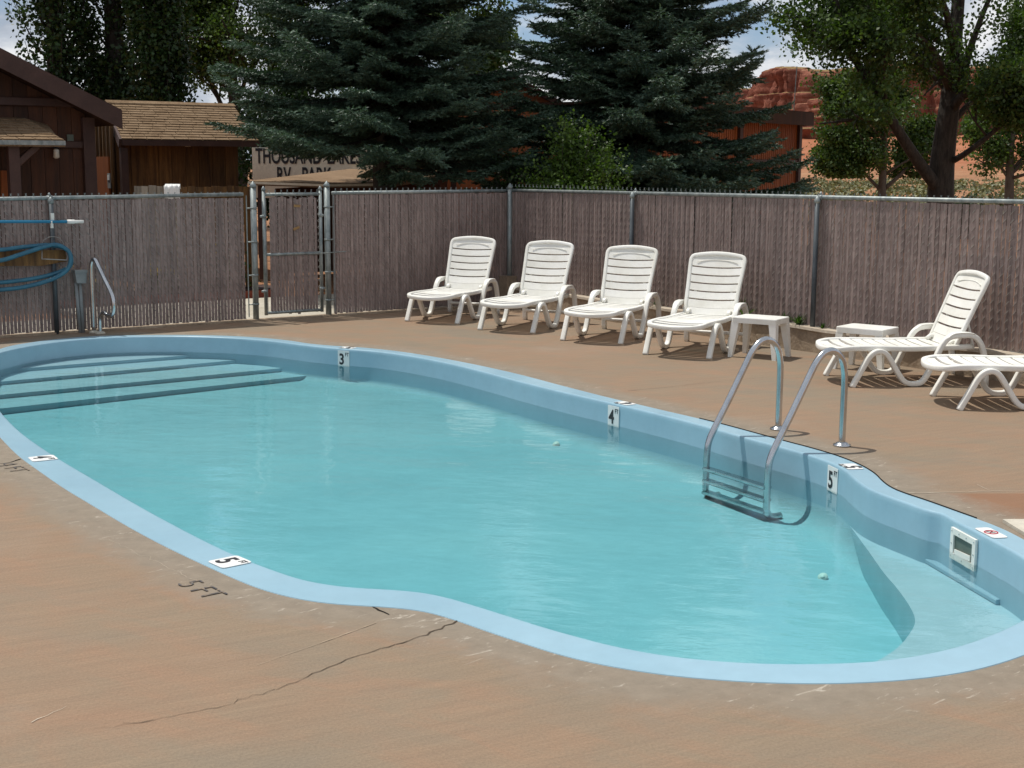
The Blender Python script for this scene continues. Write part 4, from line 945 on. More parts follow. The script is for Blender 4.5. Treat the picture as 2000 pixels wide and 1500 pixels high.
# blue spruce ------------------------------------------------
def spruce(seed, H=10.0, Rm=2.9, z0=.75, skip=None):
    rg = np.random.default_rng(seed)
    A = []; D = []; S = []       # shoot base, direction, length
    mb = MB(); mb.tube([Vector((rg.normal()*.02, rg.normal()*.02, z)) for z in np.linspace(-2.0, H, 9)], .17, 10, scale=list(np.linspace(1.25, .08, 9)))
    z = z0
    while z < H*.97:
        Lr = Rm*(1-(z/H))**.78*(1.0 if z > 1.4 else .86+.1*z)
        dense = z < 5.2
        nb = rg.integers(9, 13) if dense else 7
        a0 = rg.uniform(0, 6.28)
        for b_ in range(nb):
            a = a0+2*math.pi*b_/nb+rg.normal()*.16; L = Lr*rg.uniform(.70, 1.16); zz = z+rg.normal()*.09
            droop = -.20-.10*(1-z/H)+rg.normal()*.05; lift = .26+rg.normal()*.05
            if skip and skip(a, zz): continue
            rad = np.array([math.cos(a), math.sin(a), 0]); tan = np.array([-math.sin(a), math.cos(a), 0])
            def bp2(s_): return rad*L*s_*(1-.03*s_)+np.array([0, 0, zz+L*(droop*s_+lift*s_**2.4)])+tan*L*.05*math.sin(s_*3)
            P = [bp2(s_) for s_ in np.linspace(0, 1, 7)]
            mb.tube([Vector(p) for p in P], 1.0, 4, scale=list(np.linspace(.035*L/Rm+.01, .004, 7)))
            step = .085 if dense else .15
            s_ = .16
            while s_ < 1.0:
                p = bp2(s_); tdir = bp2(min(1, s_+.03))-bp2(s_-.03); tdir /= np.linalg.norm(tdir)
                l2 = (.16+.34*L*.62*(1-s_)**.7*(.5+.9*s_))*rg.uniform(.7, 1.2)
                for sg in (-1, 1):
                    dv_ = tdir*.75+tan*sg*.9+np.array([0, 0, -.10+rg.normal()*.10]); dv_ /= np.linalg.norm(dv_)
                    m_ = max(1, int(l2/.085)); 
                    for j in range(m_):
                        q = p+dv_*l2*j/m_+np.array([0, 0, -.10*(l2*j/m_)**1.0])
                        A.append(q); D.append(dv_+rg.normal(size=3)*.12); S.append(.12)
                        if l2 > .2:
                            for sg2 in (-1, 1):
                                side = np.cross(dv_, [0, 0, 1])*sg2; d3 = dv_*.7+side*.8+np.array([0, 0, rg.normal()*.22]); A.append(q); D.append(d3); S.append(.11 if j < m_-1 else .08)
                A.append(p); D.append(tdir+rg.normal(size=3)*.1); S.append(.11)
                s_ += step/L*rg.uniform(.8, 1.25)
            A.append(bp2(.97)); D.append(bp2(1.0)-bp2(.95)); S.append(.16)
        z += (.185 if dense else .42)*rg.uniform(.85, 1.15)
    A = np.array(A); D = np.array(D); D /= np.linalg.norm(D, axis=1)[:, None]; S = np.array(S)*rg.uniform(.8, 1.25, len(A))
    s1, u1 = orth(D); V = []; kn = 7
    for j in range(kn):
        t = (.05+.9*j/kn); th = rg.uniform(0, 6.28, len(A))
        rdir = s1*np.cos(th)[:, None]+u1*np.sin(th)[:, None]; pb = A+D*(S*t)[:, None]
        tip = pb+rdir*.033+D*.032; w_ = np.cross(rdir, D)*.0085
        w_ = w_*1.25; tip = tip+D*.008; V.append(np.stack([pb+w_-D*.006, pb-w_-D*.006, tip], 1))
    V = np.concatenate(V).reshape(-1, 3)
    return mb, V
mbt, Vn = spruce(11)
me_t = mbt.build('trunk', 'bark', mesh=True, smooth=True); me_n = np_mesh('crown', Vn, np.arange(len(Vn)).reshape(-1, 3), 'spruce_needles')
print('spruce tris', len(Vn)//3)
q = at(752, 400, 20.9); sp1 = tag(empty('spruce_tree', (q.x, q.y, 1.36), .4), 'large blue spruce behind the fence, between the shed and the yard corner', 'spruce tree', 'blue spruces beyond the fence')
mbt1, Vn1 = spruce(17, skip=lambda a, z: z < .95 and math.cos(a+.4) < -.45)
link('trunk', mbt1.build('trunk', 'bark', mesh=True, smooth=True), None, sp1); link('crown', np_mesh('crown', Vn1, np.arange(len(Vn1)).reshape(-1, 3), 'spruce_needles'), None, sp1)
q = at(1238, 400, 22.0); sp2 = tag(empty('spruce_tree', (q.x, q.y, -.35), 2.7), 'large blue spruce behind the fence, in front of the orange brown building', 'spruce tree', 'blue spruces beyond the fence')
link('trunk', me_t, None, sp2); link('crown', me_n, None, sp2); sp2.scale = (1.03, 1.03, .98)
sp1.scale = (.94, .94, .9)

def ap(px, py, Y): return tuple(at(px, py, Y))
# big cottonwood at the right
Y0 = 29.0
b0 = Vector(ap(1842, 400, Y0)); b0.z = 0
tree('cottonwood_tree', 'big dark cottonwood with forked trunk behind the right hand fence', 'cottonwood tree',
     [([tuple(b0), ap(1838, 350, Y0), ap(1846, 270, Y0), ap(1856, 190, Y0), ap(1862, 110, Y0+.3), ap(1870, 20, Y0+.5), ap(1880, -120, Y0+.4), ap(1870, -300, Y0)], .30, .07),
      ([ap(1836, 372, Y0-.05), ap(1800, 325, Y0-.3), ap(1760, 265, Y0-.6), ap(1715, 190, Y0-.9), ap(1668, 110, Y0-1), ap(1640, 30, Y0-1.2), ap(1610, -80, Y0-1.2)], .14, .04),
      ([ap(1852, 318, Y0), ap(1885, 300, Y0-.5), ap(1935, 262, Y0-.9), ap(1990, 215, Y0-1.3), ap(2080, 150, Y0-1.5)], .075, .03),
      ([ap(1850, 250, Y0), ap(1905, 190, Y0+.4), ap(1975, 130, Y0+.8), ap(2060, 40, Y0+1)], .08, .03),
      ([ap(1856, 180, Y0), ap(1790, 110, Y0+.5), ap(1730, 50, Y0+1.2), ap(1680, -60, Y0+1.5)], .09, .03),
      ([ap(1862, 110, Y0), ap(1850, 30, Y0-1), ap(1800, -90, Y0-1.5), ap(1760, -250, Y0-1.5)], .09, .03)],
     'bark', 'cottonwood_leaves', 160, .085, 21, depth=2, nchild=(13, 8), ratio=.36, spread=1.0, upb=.15, scat=.22,
     clip=lambda P: (P[:, 2] > 3.15+.55*np.sin(P[:, 0]*2.3+1)) | ((P[:, 0] > 10.1) & (P[:, 2] > 2.5)))
Y1 = 41.0; b1 = Vector(ap(1722, 400, Y1)); b1.z = 0
tree('cottonwood_tree', 'small cottonwood with low spreading fork, left of the big forked trunk', 'cottonwood tree',
     [([tuple(b1), ap(1724, 340, Y1), ap(1727, 270, Y1), ap(1722, 190, Y1), ap(1716, 130, Y1)], .14, .03),
      ([ap(1720, 372, Y1), ap(1690, 340, Y1), ap(1658, 300, Y1-.4), ap(1622, 268, Y1-.6)], .06, .015),
      ([ap(1728, 368, Y1), ap(1765, 335, Y1), ap(1790, 300, Y1+.3), ap(1805, 250, Y1+.4)], .07, .02),
      ([ap(1724, 300, Y1), ap(1690, 240, Y1), ap(1650, 200, Y1), ap(1618, 170, Y1)], .05, .015),
      ([ap(1700, 345, Y1), ap(1650, 325, Y1-.4), ap(1612, 318, Y1-.5)], .02, .006)],
     'bark_pale', 'cottonwood_leaves', 75, .095, 22, depth=2, nchild=(15, 7), ratio=.40, spread=.95, upb=.2, scat=.16, clip=lambda P: P[:, 2] > 1.55)
Y2 = 44.0; b2 = Vector(ap(1972, 400, Y2)); b2.z = 0
tree('cottonwood_tree', 'small dark cottonwood at the right edge behind the fence', 'cottonwood tree',
     [([tuple(b2), ap(1972, 350, Y2), ap(1974, 290, Y2), ap(1985, 220, Y2), ap(1990, 150, Y2)], .17, .04),
      ([ap(1973, 352, Y2), ap(1950, 320, Y2), ap(1925, 285, Y2), ap(1905, 240, Y2)], .06, .02),
      ([ap(1974, 340, Y2), ap(2010, 310, Y2), ap(2060, 280, Y2), ap(2110, 250, Y2)], .07, .02)],
     'bark_pale', 'cottonwood_leaves', 90, .10, 23, depth=2, nchild=(11, 6), ratio=.42, spread=.95, upb=.15, scat=.18, clip=lambda P: P[:, 2] > 1.5)
# lombardy poplars on the left
def poplar(px, Y, H, Rr, lab, seed, nl):
    rg = np.random.default_rng(seed); q = at(px, 400, Y); root = tag(empty('poplar_tree', (q.x, q.y, 0)), lab, 'poplar tree', 'dark poplars behind the sheds')
    mb = MB(); mb.tube([(0, 0, 0), (.05, 0, H*.3), (0, .05, H*.7), (0, 0, H)], 1.0, 9, scale=[.32, .22, .12, .02]); P = []
    for i in range(150):
        z = rg.uniform(.9, H*.93); a = rg.uniform(0, 6.28); L = rg.uniform(1.4, 3.0); rad = np.array([math.cos(a), math.sin(a), 0])
        R_ = Rr*(.55+.45*math.sin(min(1, z/(H*.55))*math.pi/2))*(1-max(0, z/H-.6)*1.6); tilt = R_*rg.uniform(.55, 1.0)
        pts = [np.array([0, 0, z])+rad*tilt*s_**.7+np.array([0, 0, L*s_]) for s_ in np.linspace(0, 1, 5)]
        mb.tube([Vector(p) for p in pts], 1.0, 4, scale=list(np.linspace(.035, .006, 5)))
        n_ = nl//150; t = rg.uniform(.15, 1.02, n_)*4; k = np.clip(t.astype(int), 0, 3); f = (t-k)[:, None]; pa = np.array(pts)
        P.append(pa[k]*(1-f)+pa[k+1]*f+rg.normal(size=(n_, 3))*np.array([.17, .17, .2]))
    mb.build('trunk', 'bark', root, True); link('crown', leaves_mesh(np.concatenate(P), .105, rg, 'crown', 'poplar_leaves'), None, root)
poplar(120, 33.5, 15, 1.15, 'dark upright poplar, leftmost, rising behind the dark gabled building', 31, 46000)
poplar(232, 34.6, 17, 1.25, 'dark upright poplar, middle one, rising behind the shed roof', 32, 52000)
poplar(320, 33.0, 16, 1.0, 'dark upright poplar, rightmost, rising behind the shed ridge', 33, 46000)
Y3 = 42.0; b3 = Vector(ap(470, 400, Y3)); b3.z = 0
tree('elm_tree', 'loose leafy elm with bright gaps between the poplars and the left spruce', 'elm tree',
     [([tuple(b3), ap(470, 330, Y3), ap(462, 240, Y3), ap(455, 140, Y3), ap(450, 40, Y3), ap(450, -120, Y3)], .22, .05),
      ([ap(466, 280, Y3), ap(430, 200, Y3), ap(400, 120, Y3), ap(380, 20, Y3)], .09, .03),
      ([ap(466, 260, Y3), ap(510, 180, Y3), ap(540, 90, Y3), ap(570, -20, Y3)], .09, .03),
      ([ap(456, 160, Y3), ap(420, 70, Y3), ap(405, -40, Y3)], .07, .02)],
     'bark', 'cottonwood_leaves', 62, .10, 41, depth=2, nchild=(17, 8), ratio=.38, spread=.95, scat=.25)
Y4 = 40.0; b4 = Vector(ap(900, 400, Y4)); b4.z = 0
tree('elm_tree', 'leafy elm showing above and behind the left spruce', 'elm tree',
     [([tuple(b4), ap(900, 300, Y4), ap(905, 200, Y4), ap(905, 90, Y4), ap(900, -60, Y4)], .2, .05),
      ([ap(903, 230, Y4), ap(935, 170, Y4), ap(955, 110, Y4), ap(965, 60, Y4)], .08, .02),
      ([ap(903, 200, Y4), ap(860, 120, Y4), ap(830, 40, Y4), ap(800, -60, Y4)], .08, .03)],
     'bark', 'cottonwood_leaves', 85, .11, 43, depth=2, nchild=(11, 7), ratio=.34, spread=.9, scat=.22)
# bush
def bush(px, Y, w_, h_, n_, lab, seed, lm='bush_leaves', ls=.045, name='bush', ns=60):
    rg = np.random.default_rng(seed); q = at(px, 400, Y); root = tag(empty(name, (q.x, q.y, 0)), lab, name.replace('_', ' '))
    mb = MB(); P = []
    for i in range(ns):
        a = rg.uniform(0, 6.28); tilt = rg.uniform(.05, 1.0)*w_; hh = h_*(1.0-.45*(tilt/w_)**2)*rg.uniform(.75, 1.12)
        pts = np.array([[math.cos(a)*tilt*s_**1.2, math.sin(a)*tilt*s_**1.2, hh*s_] for s_ in np.linspace(0, 1, 6)])+rg.normal(size=(6, 3))*.02; pts[0] = (math.cos(a)*.1, math.sin(a)*.1, 0)
        mb.tube([Vector(p) for p in pts], 1.0, 4, scale=list(np.linspace(.012, .003, 6)))
        m_ = n_//ns; t = rg.uniform(.25, 1.02, m_)*5; k = np.clip(t.astype(int), 0, 4); f = (t-k)[:, None]
        P.append(pts[k]*(1-f)+pts[k+1]*f+rg.normal(size=(m_, 3))*.085*w_)
    mb.build('stems', 'bark', root); link('foliage', leaves_mesh(np.concatenate(P), ls, rg, 'foliage', lm), None, root); return root
bush(1120, 19.2, .88, 2.36, 30000, 'bright green leafy bush in front of the right hand spruce', 51)
bush(1003, 20.0, .55, 2.0, 9000, 'darker small bush beside the bright bush at the foot of the spruce', 52, 'poplar_leaves')
bush(1790, 27.5, .5, .75, 3000, 'low green shrub showing over the fence near the big trunk', 53, 'weed_leaves', .05)
bush(1888, 36, .7, 1.15, 4000, 'low dark shrub right of the big forked trunk', 54, 'poplar_leaves', .06)
bush(1620, 33, .4, .7, 2000, 'small sage shrub beside the orange brown building', 55, 'sage_leaves', .05)
bush(560, 34, 2.0, 4.0, 26000, 'tall dark shrub behind the signboard, between the shed and the left spruce', 56, 'poplar_leaves', .10)
bush(690, 36, 2.2, 3.6, 24000, 'tall dark shrub behind the trunk of the left spruce', 57, 'poplar_leaves', .10)
# weeds at the low wall
def weed(p, h_, n_, seed, lab):
    rg = np.random.default_rng(seed); root = tag(empty('weed', tuple(p)), lab, 'weed', 'weeds at the foot of the fence'); V = []; F = []
    for i in range(n_):
        a = rg.uniform(0, 6.28); L = h_*rg.uniform(.5, 1.2); lean = rg.uniform(.2, 1.1); d = np.array([math.cos(a), math.sin(a), 0]); s_ = np.array([-d[1], d[0], 0])*.010; k = len(V)
        for t in (0, .35, .7, 1): c_ = d*L*lean*t+np.array([0, 0, L*(t-.55*lean*t*t)]); wd = (1-t)*1.0+.25*(t > 0) if t < 1 else .05; V += [c_+s_*wd, c_-s_*wd]
        F += [(k+2*j, k+2*j+1, k+2*j+3, k+2*j+2) for j in range(3)]
    link('leaves', np_mesh('leaves', V, F, 'weed_leaves'), None, root)
for i, (s_, h_, n_, lab) in enumerate(((sR(1545), .13, 46, 'green weed tuft growing on the low wall left of the second fence post'), (sR(1575), .15, 50, 'largest green weed tuft on the low wall beside the second fence post'), (sR(1468), .26, 26, 'thin tall weed behind the fourth lounger'), (sR(1295), .12, 30, 'small weed behind the arm of the third lounger'), (sR(1622), .07, 16, 'tiny weed right of the second fence post'), (sR(1712), .14, 14, 'sparse weed behind the far side table'), (sR(1500), .08, 24, 'low weed behind the near side table'))):
    weed(WP(s_, .06, .245), h_, n_, 60+i, lab)
# sagebrush flat beyond
rg = np.random.default_rng(77); nb = 520; P = []
ang = rg.uniform(R(9.5), R(24), nb); dd = 45+125*rg.uniform(0, 1, nb)**.8
for i in range(nb):
    x, y = dd[i]*math.sin(ang[i]), dd[i]*math.cos(ang[i]); s_ = rg.uniform(.35, .85); m_ = 34
    g = rg.normal(size=(m_, 3))*np.array([.42, .42, .22])*s_; g[:, 2] = np.abs(g[:, 2])+.05; P.append(g+np.array([x, y, hill(x, y)]))
tag(link('sagebrush', leaves_mesh(np.concatenate(P), .26, rg, 'sagebrush', 'sage_leaves'), None), 'grey green sagebrush scattered on the flat beyond the fence', kind='stuff')

# ------------------------------------------------------------ mesa
def mesa(name, label, plan, foot, top, seed, depth=160, ntw=420):
    rg = np.random.default_rng(seed); plan = np.array(plan, float)
    seg = np.r_[0, np.cumsum(np.linalg.norm(np.diff(plan, axis=0), axis=1))]; L = seg[-1]; t = np.linspace(0, L, ntw)
    P = np.stack([np.interp(t, seg, plan[:, i]) for i in (0, 1)], 1)
    T = np.gradient(P, axis=0); T /= np.linalg.norm(T, axis=1)[:, None]; Nn = np.stack([T[:, 1], -T[:, 0]], 1)
    c_ = np.array([0., 0.]); 
    if ((P-P.mean(0))@np.array([0, 1])).sum() and (Nn@(c_-P.mean(0))).mean() < 0: Nn = -Nn
    H = top-foot
    prof = [(9, -.25), (7.5, -.05), (6.2, .10), (5.0, .2), (4.6, .30), (4.4, .42), (3.0, .435), (2.8, .55), (2.6, .635), (.7, .65), (.5, .74), (.2, .84), (0, .92), (-1.5, .965), (-5, .99), (-30, 1.0), (-90, 1.0), (-depth, .9)]
    from mathutils import noise as mn
    # refine the profile
    pr = []
    for (a, b_), (c2, d2) in zip(prof[:-1], prof[1:]):
        for k in range(4): pr.append((a+(c2-a)*k/4, b_+(d2-b_)*k/4))
    pr.append(prof[-1]); V = []
    for j, (o_, h_) in enumerate(pr):
        for i in range(ntw):
            s_ = t[i]; fl = mn.fractal(Vector((s_*.06, h_*1.0, seed)), 1.0, 2.1, 5)*4.0-(max(0, 1-abs(mn.noise(Vector((s_*.16, h_*.5, seed+9))))*5.0)**2)*4.5+mn.fractal(Vector((s_*.34, h_*.9, seed+5)), .7, 2.1, 5)*3.2+mn.noise(Vector((s_*.05, h_*14, seed)))*1.0
            am = 1 if h_ < .95 else .4; hh = foot+H*h_+mn.noise(Vector((s_*.035, 3.3, seed)))*1.6*(1 if h_ > .9 else .2)
            p = P[i]+Nn[i]*(max(o_, -3)+fl*am)+np.array([.3, .95])*(-o_-3 if o_ < -3 else 0); V.append((p[0], p[1], hh))
    F = [(j*ntw+i, j*ntw+i+1, (j+1)*ntw+i+1, (j+1)*ntw+i) for j in range(len(pr)-1) for i in range(ntw-1)]
    tag(link(name, np_mesh(name, V, F, 'mesa_rock'), None), label, kind='structure')
def pp(px, D): d = ray(px, 300); return (d.x/d.y*D, D)
foot_z = 9.0
mesa('mesa', 'red sandstone mesa with vertical cliffs beyond the trees', [pp(1492, 640), pp(1484, 560), pp(1484, 500), pp(1500, 478), pp(1530, 470), pp(1570, 466), pp(1600, 474), pp(1640, 470), pp(1700, 460), pp(1780, 455), pp(1900, 452), pp(2100, 450), pp(2400, 450)], foot_z, 34.4, 3)
mesa('lower_mesa', 'lower red cliff far behind the main mesa', [pp(1180, 900), pp(1300, 860), pp(1400, 850), pp(1480, 850), pp(1560, 860), pp(1640, 900)], 20, 47.0, 8, ntw=120)
# slope fallen from the cliff with one small knob
mesa('sandstone_knob', 'small red sandstone knob at the foot of the mesa', [pp(1575, 420), pp(1580, 408), pp(1600, 402), pp(1640, 400), pp(1665, 405), pp(1685, 420)], 5.0, 21.0, 12, depth=40, ntw=80)

# ------------------------------------------------------------ buildings
u = Vector((UL.x, UL.y, 0)); bk = Vector((-UL.y, UL.x, 0)); Z = Vector((0, 0, 1))
def planks(parent, A, d, L, zb, ztf, wd, mt, seed, name='plank', th=.022, out=None, gap=.006):
    """vertical boards from A along d; ztf(s) gives the top height"""
    rnd = random.Random(seed); n = max(1, round(L/wd)); nn = out; a = math.atan2(d.y, d.x)
    for i in range(n):
        s0, s1 = L*i/n+gap/2, L*(i+1)/n-gap/2; o_ = rnd.uniform(0, .006); mb = MB()
        p = [A+d*s0, A+d*s1]; z0, z1 = ztf(s0), ztf(s1)
        mb.hexa([p[0]+nn*o_+Z*zb, p[1]+nn*o_+Z*zb, p[1]+nn*(o_+th)+Z*zb, p[0]+nn*(o_+th)+Z*zb, p[0]+nn*o_+Z*z0, p[1]+nn*o_+Z*z1, p[1]+nn*(o_+th)+Z*z1, p[0]+nn*(o_+th)+Z*z0])
        mb.build(name, mt, parent)
# main gabled building at the left
tip = at(237, 214, 20.0); nrm = -bk
mbld = tag(empty('gabled_building', (0, 0, 0)), 'dark brown wooden building with large gable roof at the left edge', 'building')
def mp_(px, py, off=0): return onp(px, py, tip+bk*off, tuple(bk))
T0 = mp_(0, 93); sl = (T0-tip); sl = sl.normalized()
wp_ = mp_(168, 300, .55)                                    # right wall corner
ridge = tip+sl*6.2; thick = .22
th_v = Z*-thick
far = bk*9
mb = MB(); mb.hexa([tip+th_v, ridge+th_v, ridge+th_v+far, tip+th_v+far, tip, ridge, ridge+far, tip+far]); mb.build('roof', 'roof_brown', mbld)
sr = Vector((-sl.x, -sl.y, sl.z)); lt_ = ridge-sr*6.2
mb = MB(); mb.hexa([ridge+th_v, lt_+th_v, lt_+th_v+far, ridge+th_v+far, ridge, lt_, lt_+far, ridge+far]); mb.build('roof', 'roof_brown', mbld)
mb = MB(); e0 = -bk*.03; mb.hexa([tip+th_v*1.25+e0, ridge+th_v*1.25+e0, ridge+th_v*1.25-bk*.002, tip+th_v*1.25-bk*.002, tip+e0-Z*.01, ridge+e0-Z*.01, ridge-bk*.002-Z*.01, tip-bk*.002-Z*.01]); mb.build('bargeboard', 'brown_trim', mbld)
A = Vector((wp_.x, wp_.y, 0)); k_ = sl.z/math.hypot(sl.x, sl.y); sT = (Vector((tip.x, tip.y, 0))+bk*.55-A).dot(u)
def mtop(s_): return tip.z+(s_+sT)*k_-thick-.01
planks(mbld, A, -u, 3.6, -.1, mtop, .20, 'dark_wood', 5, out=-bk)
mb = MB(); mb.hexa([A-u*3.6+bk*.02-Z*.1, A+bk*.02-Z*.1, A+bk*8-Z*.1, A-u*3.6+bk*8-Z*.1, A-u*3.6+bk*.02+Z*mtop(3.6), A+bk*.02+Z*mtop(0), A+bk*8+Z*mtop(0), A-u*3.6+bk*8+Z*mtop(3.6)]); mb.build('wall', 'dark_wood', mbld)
mb = MB(); mb.box(A+Z*(mtop(0)/2-.05)-bk*.04+u*.02, (.17, .17, mtop(0)), rz=math.atan2(u.y, u.x)); mb.build('corner_post', 'brown_trim', mbld)
q = mp_(0, 197, .50); mb = MB(); mb.sweep([Vector((A.x, A.y, q.z))-bk*.05, Vector((A.x, A.y, q.z))-u*3.6-bk*.05], rrect(.06, .12, .01, 2), (bk.x, bk.y, 0)); mb.build('trim_board', 'brown_trim', mbld)
q = mp_(0, 281, .50); mb = MB(); mb.sweep([Vector((A.x, A.y, q.z))-bk*.05, Vector((A.x, A.y, q.z))-u*3.6-bk*.05], rrect(.05, .10, .01, 2), (bk.x, bk.y, 0)); mb.build('trim_board', 'brown_trim', mbld)
# porch roof
pe = mp_(127, 275, -.75); pw = mp_(50, 231, .5); pz = pe.z; pw0 = pw-u*3.0; pe0 = pe-u*3.4
mb = MB(); mb.hexa([Vector((pe0.x, pe0.y, pz-.08)), Vector((pe.x, pe.y, pz-.08)), pw-Z*.08+u*.3, pw0-Z*.08, Vector((pe0.x, pe0.y, pz)), Vector((pe.x, pe.y, pz)), pw, pw0])
po = mb.build('porch_roof', 'roof_shingle', mbld)
mb = MB(); mb.sweep([Vector((pe0.x, pe0.y, pz-.03))-bk*.015, Vector((pe.x, pe.y, pz-.03))-bk*.015], [(.008, .03), (-.008, .03), (-.008, -.03), (.008, -.03)], (bk.x, bk.y, 0)); mb.build('drip_edge', 'galvanised', po)
# shingle courses on the porch
def shingles(parent, A_, B_, C_, D_, rows, wd, seed, th=.012, mt='roof_shingle'):
    """A..B eave left/right, D..C ridge left/right"""
    rnd = random.Random(seed); mb = MB(); nn = (B_-A_).cross(D_-A_).normalized()
    if nn.z < 0: nn = -nn
    for r in range(rows):
        t0, t1 = r/rows, min(1, (r+1.15)/rows); a0, b0_ = A_.lerp(D_, t0), B_.lerp(C_, t0); a1, b1_ = A_.lerp(D_, t1), B_.lerp(C_, t1); L = (b0_-a0).length; n = max(1, int(L/wd)); sh = rnd.random()
        xs = [0]+[min(1, max(0, (i+sh)/n)) for i in range(n)]+[1]
        for x0, x1 in zip(xs[:-1], xs[1:]):
            if x1-x0 < .002: continue
            x1_ = x1-.004*wd/.2; h_ = th*(.8+.5*rnd.random())
            p = [a0.lerp(b0_, x0), a0.lerp(b0_, x1_), a1.lerp(b1_, x1_), a1.lerp(b1_, x0)]
            mb.hexa([p[0]+nn*.001, p[1]+nn*.001, p[2]+nn*.001, p[3]+nn*.001, p[0]+nn*(h_+.006), p[1]+nn*(h_+.006), p[2]+nn*.004, p[3]+nn*.004])
    o = mb.build('shingles', mt, parent); o['kind'] = 'stuff'; return o
shingles(po, Vector((pe0.x, pe0.y, pz)), Vector((pe.x, pe.y, pz)), pw, pw0, 8, .2, 4)
p0 = mp_(25, 300, -.6); mb = MB(); mb.box((p0.x, p0.y, pz/2-.05), (.14, .14, pz-.05), rz=math.atan2(u.y, u.x)); mb.build('porch_post', 'brown_trim', mbld)
mb = MB(); mb.sweep([mp_(28, 325, -.6), mp_(72, 285, -.6)], rrect(.09, .09, .01, 2), (bk.x, bk.y, 0)); mb.build('brace', 'brown_trim', mbld)
mb = MB(); A_ = [mp_(x, y, .48) for x, y in ((2, 385), (36, 385), (36, 333), (2, 333))]; mb.hexa([a for a in A_]+[a+bk*.04 for a in A_]); mb.build('door', 'orange_wood', mbld)
lp = mp_(110, 300, .40); lo = tag(empty('wall_lantern', tuple(lp)), 'small white glass lantern on the dark gabled building', 'lantern')
mb = MB(); mb.tube([(0, 0, -.07), (0, 0, -.05), (0, 0, .05), (0, 0, .075)], .045, 8, scale=[.5, 1, .9, .4]); mb.build('globe', 'glass_lamp', lo, True)
mb = MB(); mb.tube([(0, 0, .07), (0, 0, .10)], .05, 8, scale=[1, .3]); mb.tube([(0, 0, .08), tuple(bk*.13+Z*.08)], .012, 6); mb.build('bracket', 'black_ink', lo)
mb = MB(); mb.box(mp_(137, 269, .50), (.09, .03, .09), rz=math.atan2(u.y, u.x)); mb.build('number_plate', 'skimmer_dark', mbld)

# shed
shed = tag(empty('wooden_shed', (0, 0, 0)), 'rustic wooden shed with tan shingle roof, left of the spruce', 'shed')
eL = at(237, 274, 22.3); eR = at(505, 274, 23.6); eR.z = eL.z = (eL.z+eR.z)/2
dE = (eR-eL); dE.z = 0; LE = dE.length; dE.normalize(); nE = Vector((-dE.y, dE.x, 0))
rL = onp(205, 198, eL+nE*1.9, tuple(nE)); rR = onp(456, 208, eL+nE*1.9, tuple(nE)); rz_ = (rL.z+rR.z)/2; rL.z = rz_; rR.z = rz_
mb = MB(); mb.hexa([eL-Z*.09, eR-Z*.09, rR-Z*.09, rL-Z*.09, eL, eR, rR, rL]); ro = mb.build('roof', 'roof_shingle', shed)
shingles(ro, eL-nE*.02, eR-nE*.02, rR, rL, 15, .22, 6)
mb = MB(); b0_, b1_ = rL+nE*1.9+Z*(eL.z-rz_), rR+nE*1.9+Z*(eL.z-rz_); mb.hexa([rL-Z*.09, rR-Z*.09, b1_-Z*.09, b0_-Z*.09, rL, rR, b1_, b0_]); mb.build('roof', 'roof_shingle', shed)
mb = MB(); mb.sweep([eL-dE*.02-Z*.06, rL-dE*.02-Z*.06], [(.02, .07), (-.02, .07), (-.02, -.07), (.02, -.07)], (dE.x, dE.y, 0)); mb.build('bargeboard', 'brown_trim', ro)
mb = MB(); mb.sweep([eL-nE*.03-Z*.05, eR-nE*.03-Z*.05], [(.012, .045), (-.012, .045), (-.012, -.045), (.012, -.045)], (nE.x, nE.y, 0)); mb.build('fascia', 'brown_trim', ro)
mb = MB(); mb.sweep([rL+Z*.02, rR+Z*.02], [(.11, -.03), (0, .02), (-.11, -.03)], (nE.x, nE.y, 0)); mb.build('ridge_cap', 'roof_shingle', ro)
fw0 = eL+nE*.45; fw0.z = 0
planks(shed, fw0+dE*.05, dE, LE-.25, -.1, lambda s_: eL.z+.02, .23, 'shed_wood', 8, out=-nE)
mb = MB(); c0 = fw0+dE*.05; c1 = fw0+dE*(LE-.2); mb.hexa([c0+nE*.02, c1+nE*.02, c1+nE*3.0, c0+nE*3.0]+[p+Z*(eL.z+.05) for p in (c0+nE*.02, c1+nE*.02, c1+nE*3.0, c0+nE*3.0)]); mb.build('wall', 'shed_wood', shed)
# gable end, battens, door
gd = nE; GA = fw0-nE*0+dE*.03
hp = lambda s_: eL.z+.28+(rz_-eL.z)*max(0, min(1, (1.45-abs(s_-1.45))/1.9))
planks(shed, GA, gd, 2.9, -.1, hp, .19, 'shed_wood', 9, out=-dE, gap=.01)
for i in range(15):
    mb = MB(); s_ = i*.19+.02; mb.box(GA+gd*s_-dE*.05+Z*(hp(s_)/2-.05), (.03, .045, hp(s_)), rz=math.atan2(dE.y, dE.x)); mb.build('batten', 'shed_wood', shed)
mb = MB(); q0 = onp(199, 330, GA, tuple(dE)); q1 = onp(222, 330, GA, tuple(dE)); zt = onp(210, 306, GA, tuple(dE)).z
mb.hexa([Vector((q.x, q.y, 0))-dE*o2 for q, o2 in ((q0, .085), (q1, .085), (q1, .03), (q0, .03))]+[Vector((q.x, q.y, zt))-dE*o2 for q, o2 in ((q0, .085), (q1, .085), (q1, .03), (q0, .03))]); dr_ = mb.build('door', 'orange_wood', shed)
mb = MB(); q = onp(213, 353, GA-dE*.095, tuple(dE)); mb.box(q, (.01, .14, .24), rz=math.atan2(dE.y, dE.x)); mb.build('notice', 'grey_plastic', dr_)
mb = MB(); mb.box(q-dE*.008+Z*.05, (.01, .10, .08), rz=math.atan2(dE.y, dE.x)); mb.build('notice_print', 'white_sign', dr_)
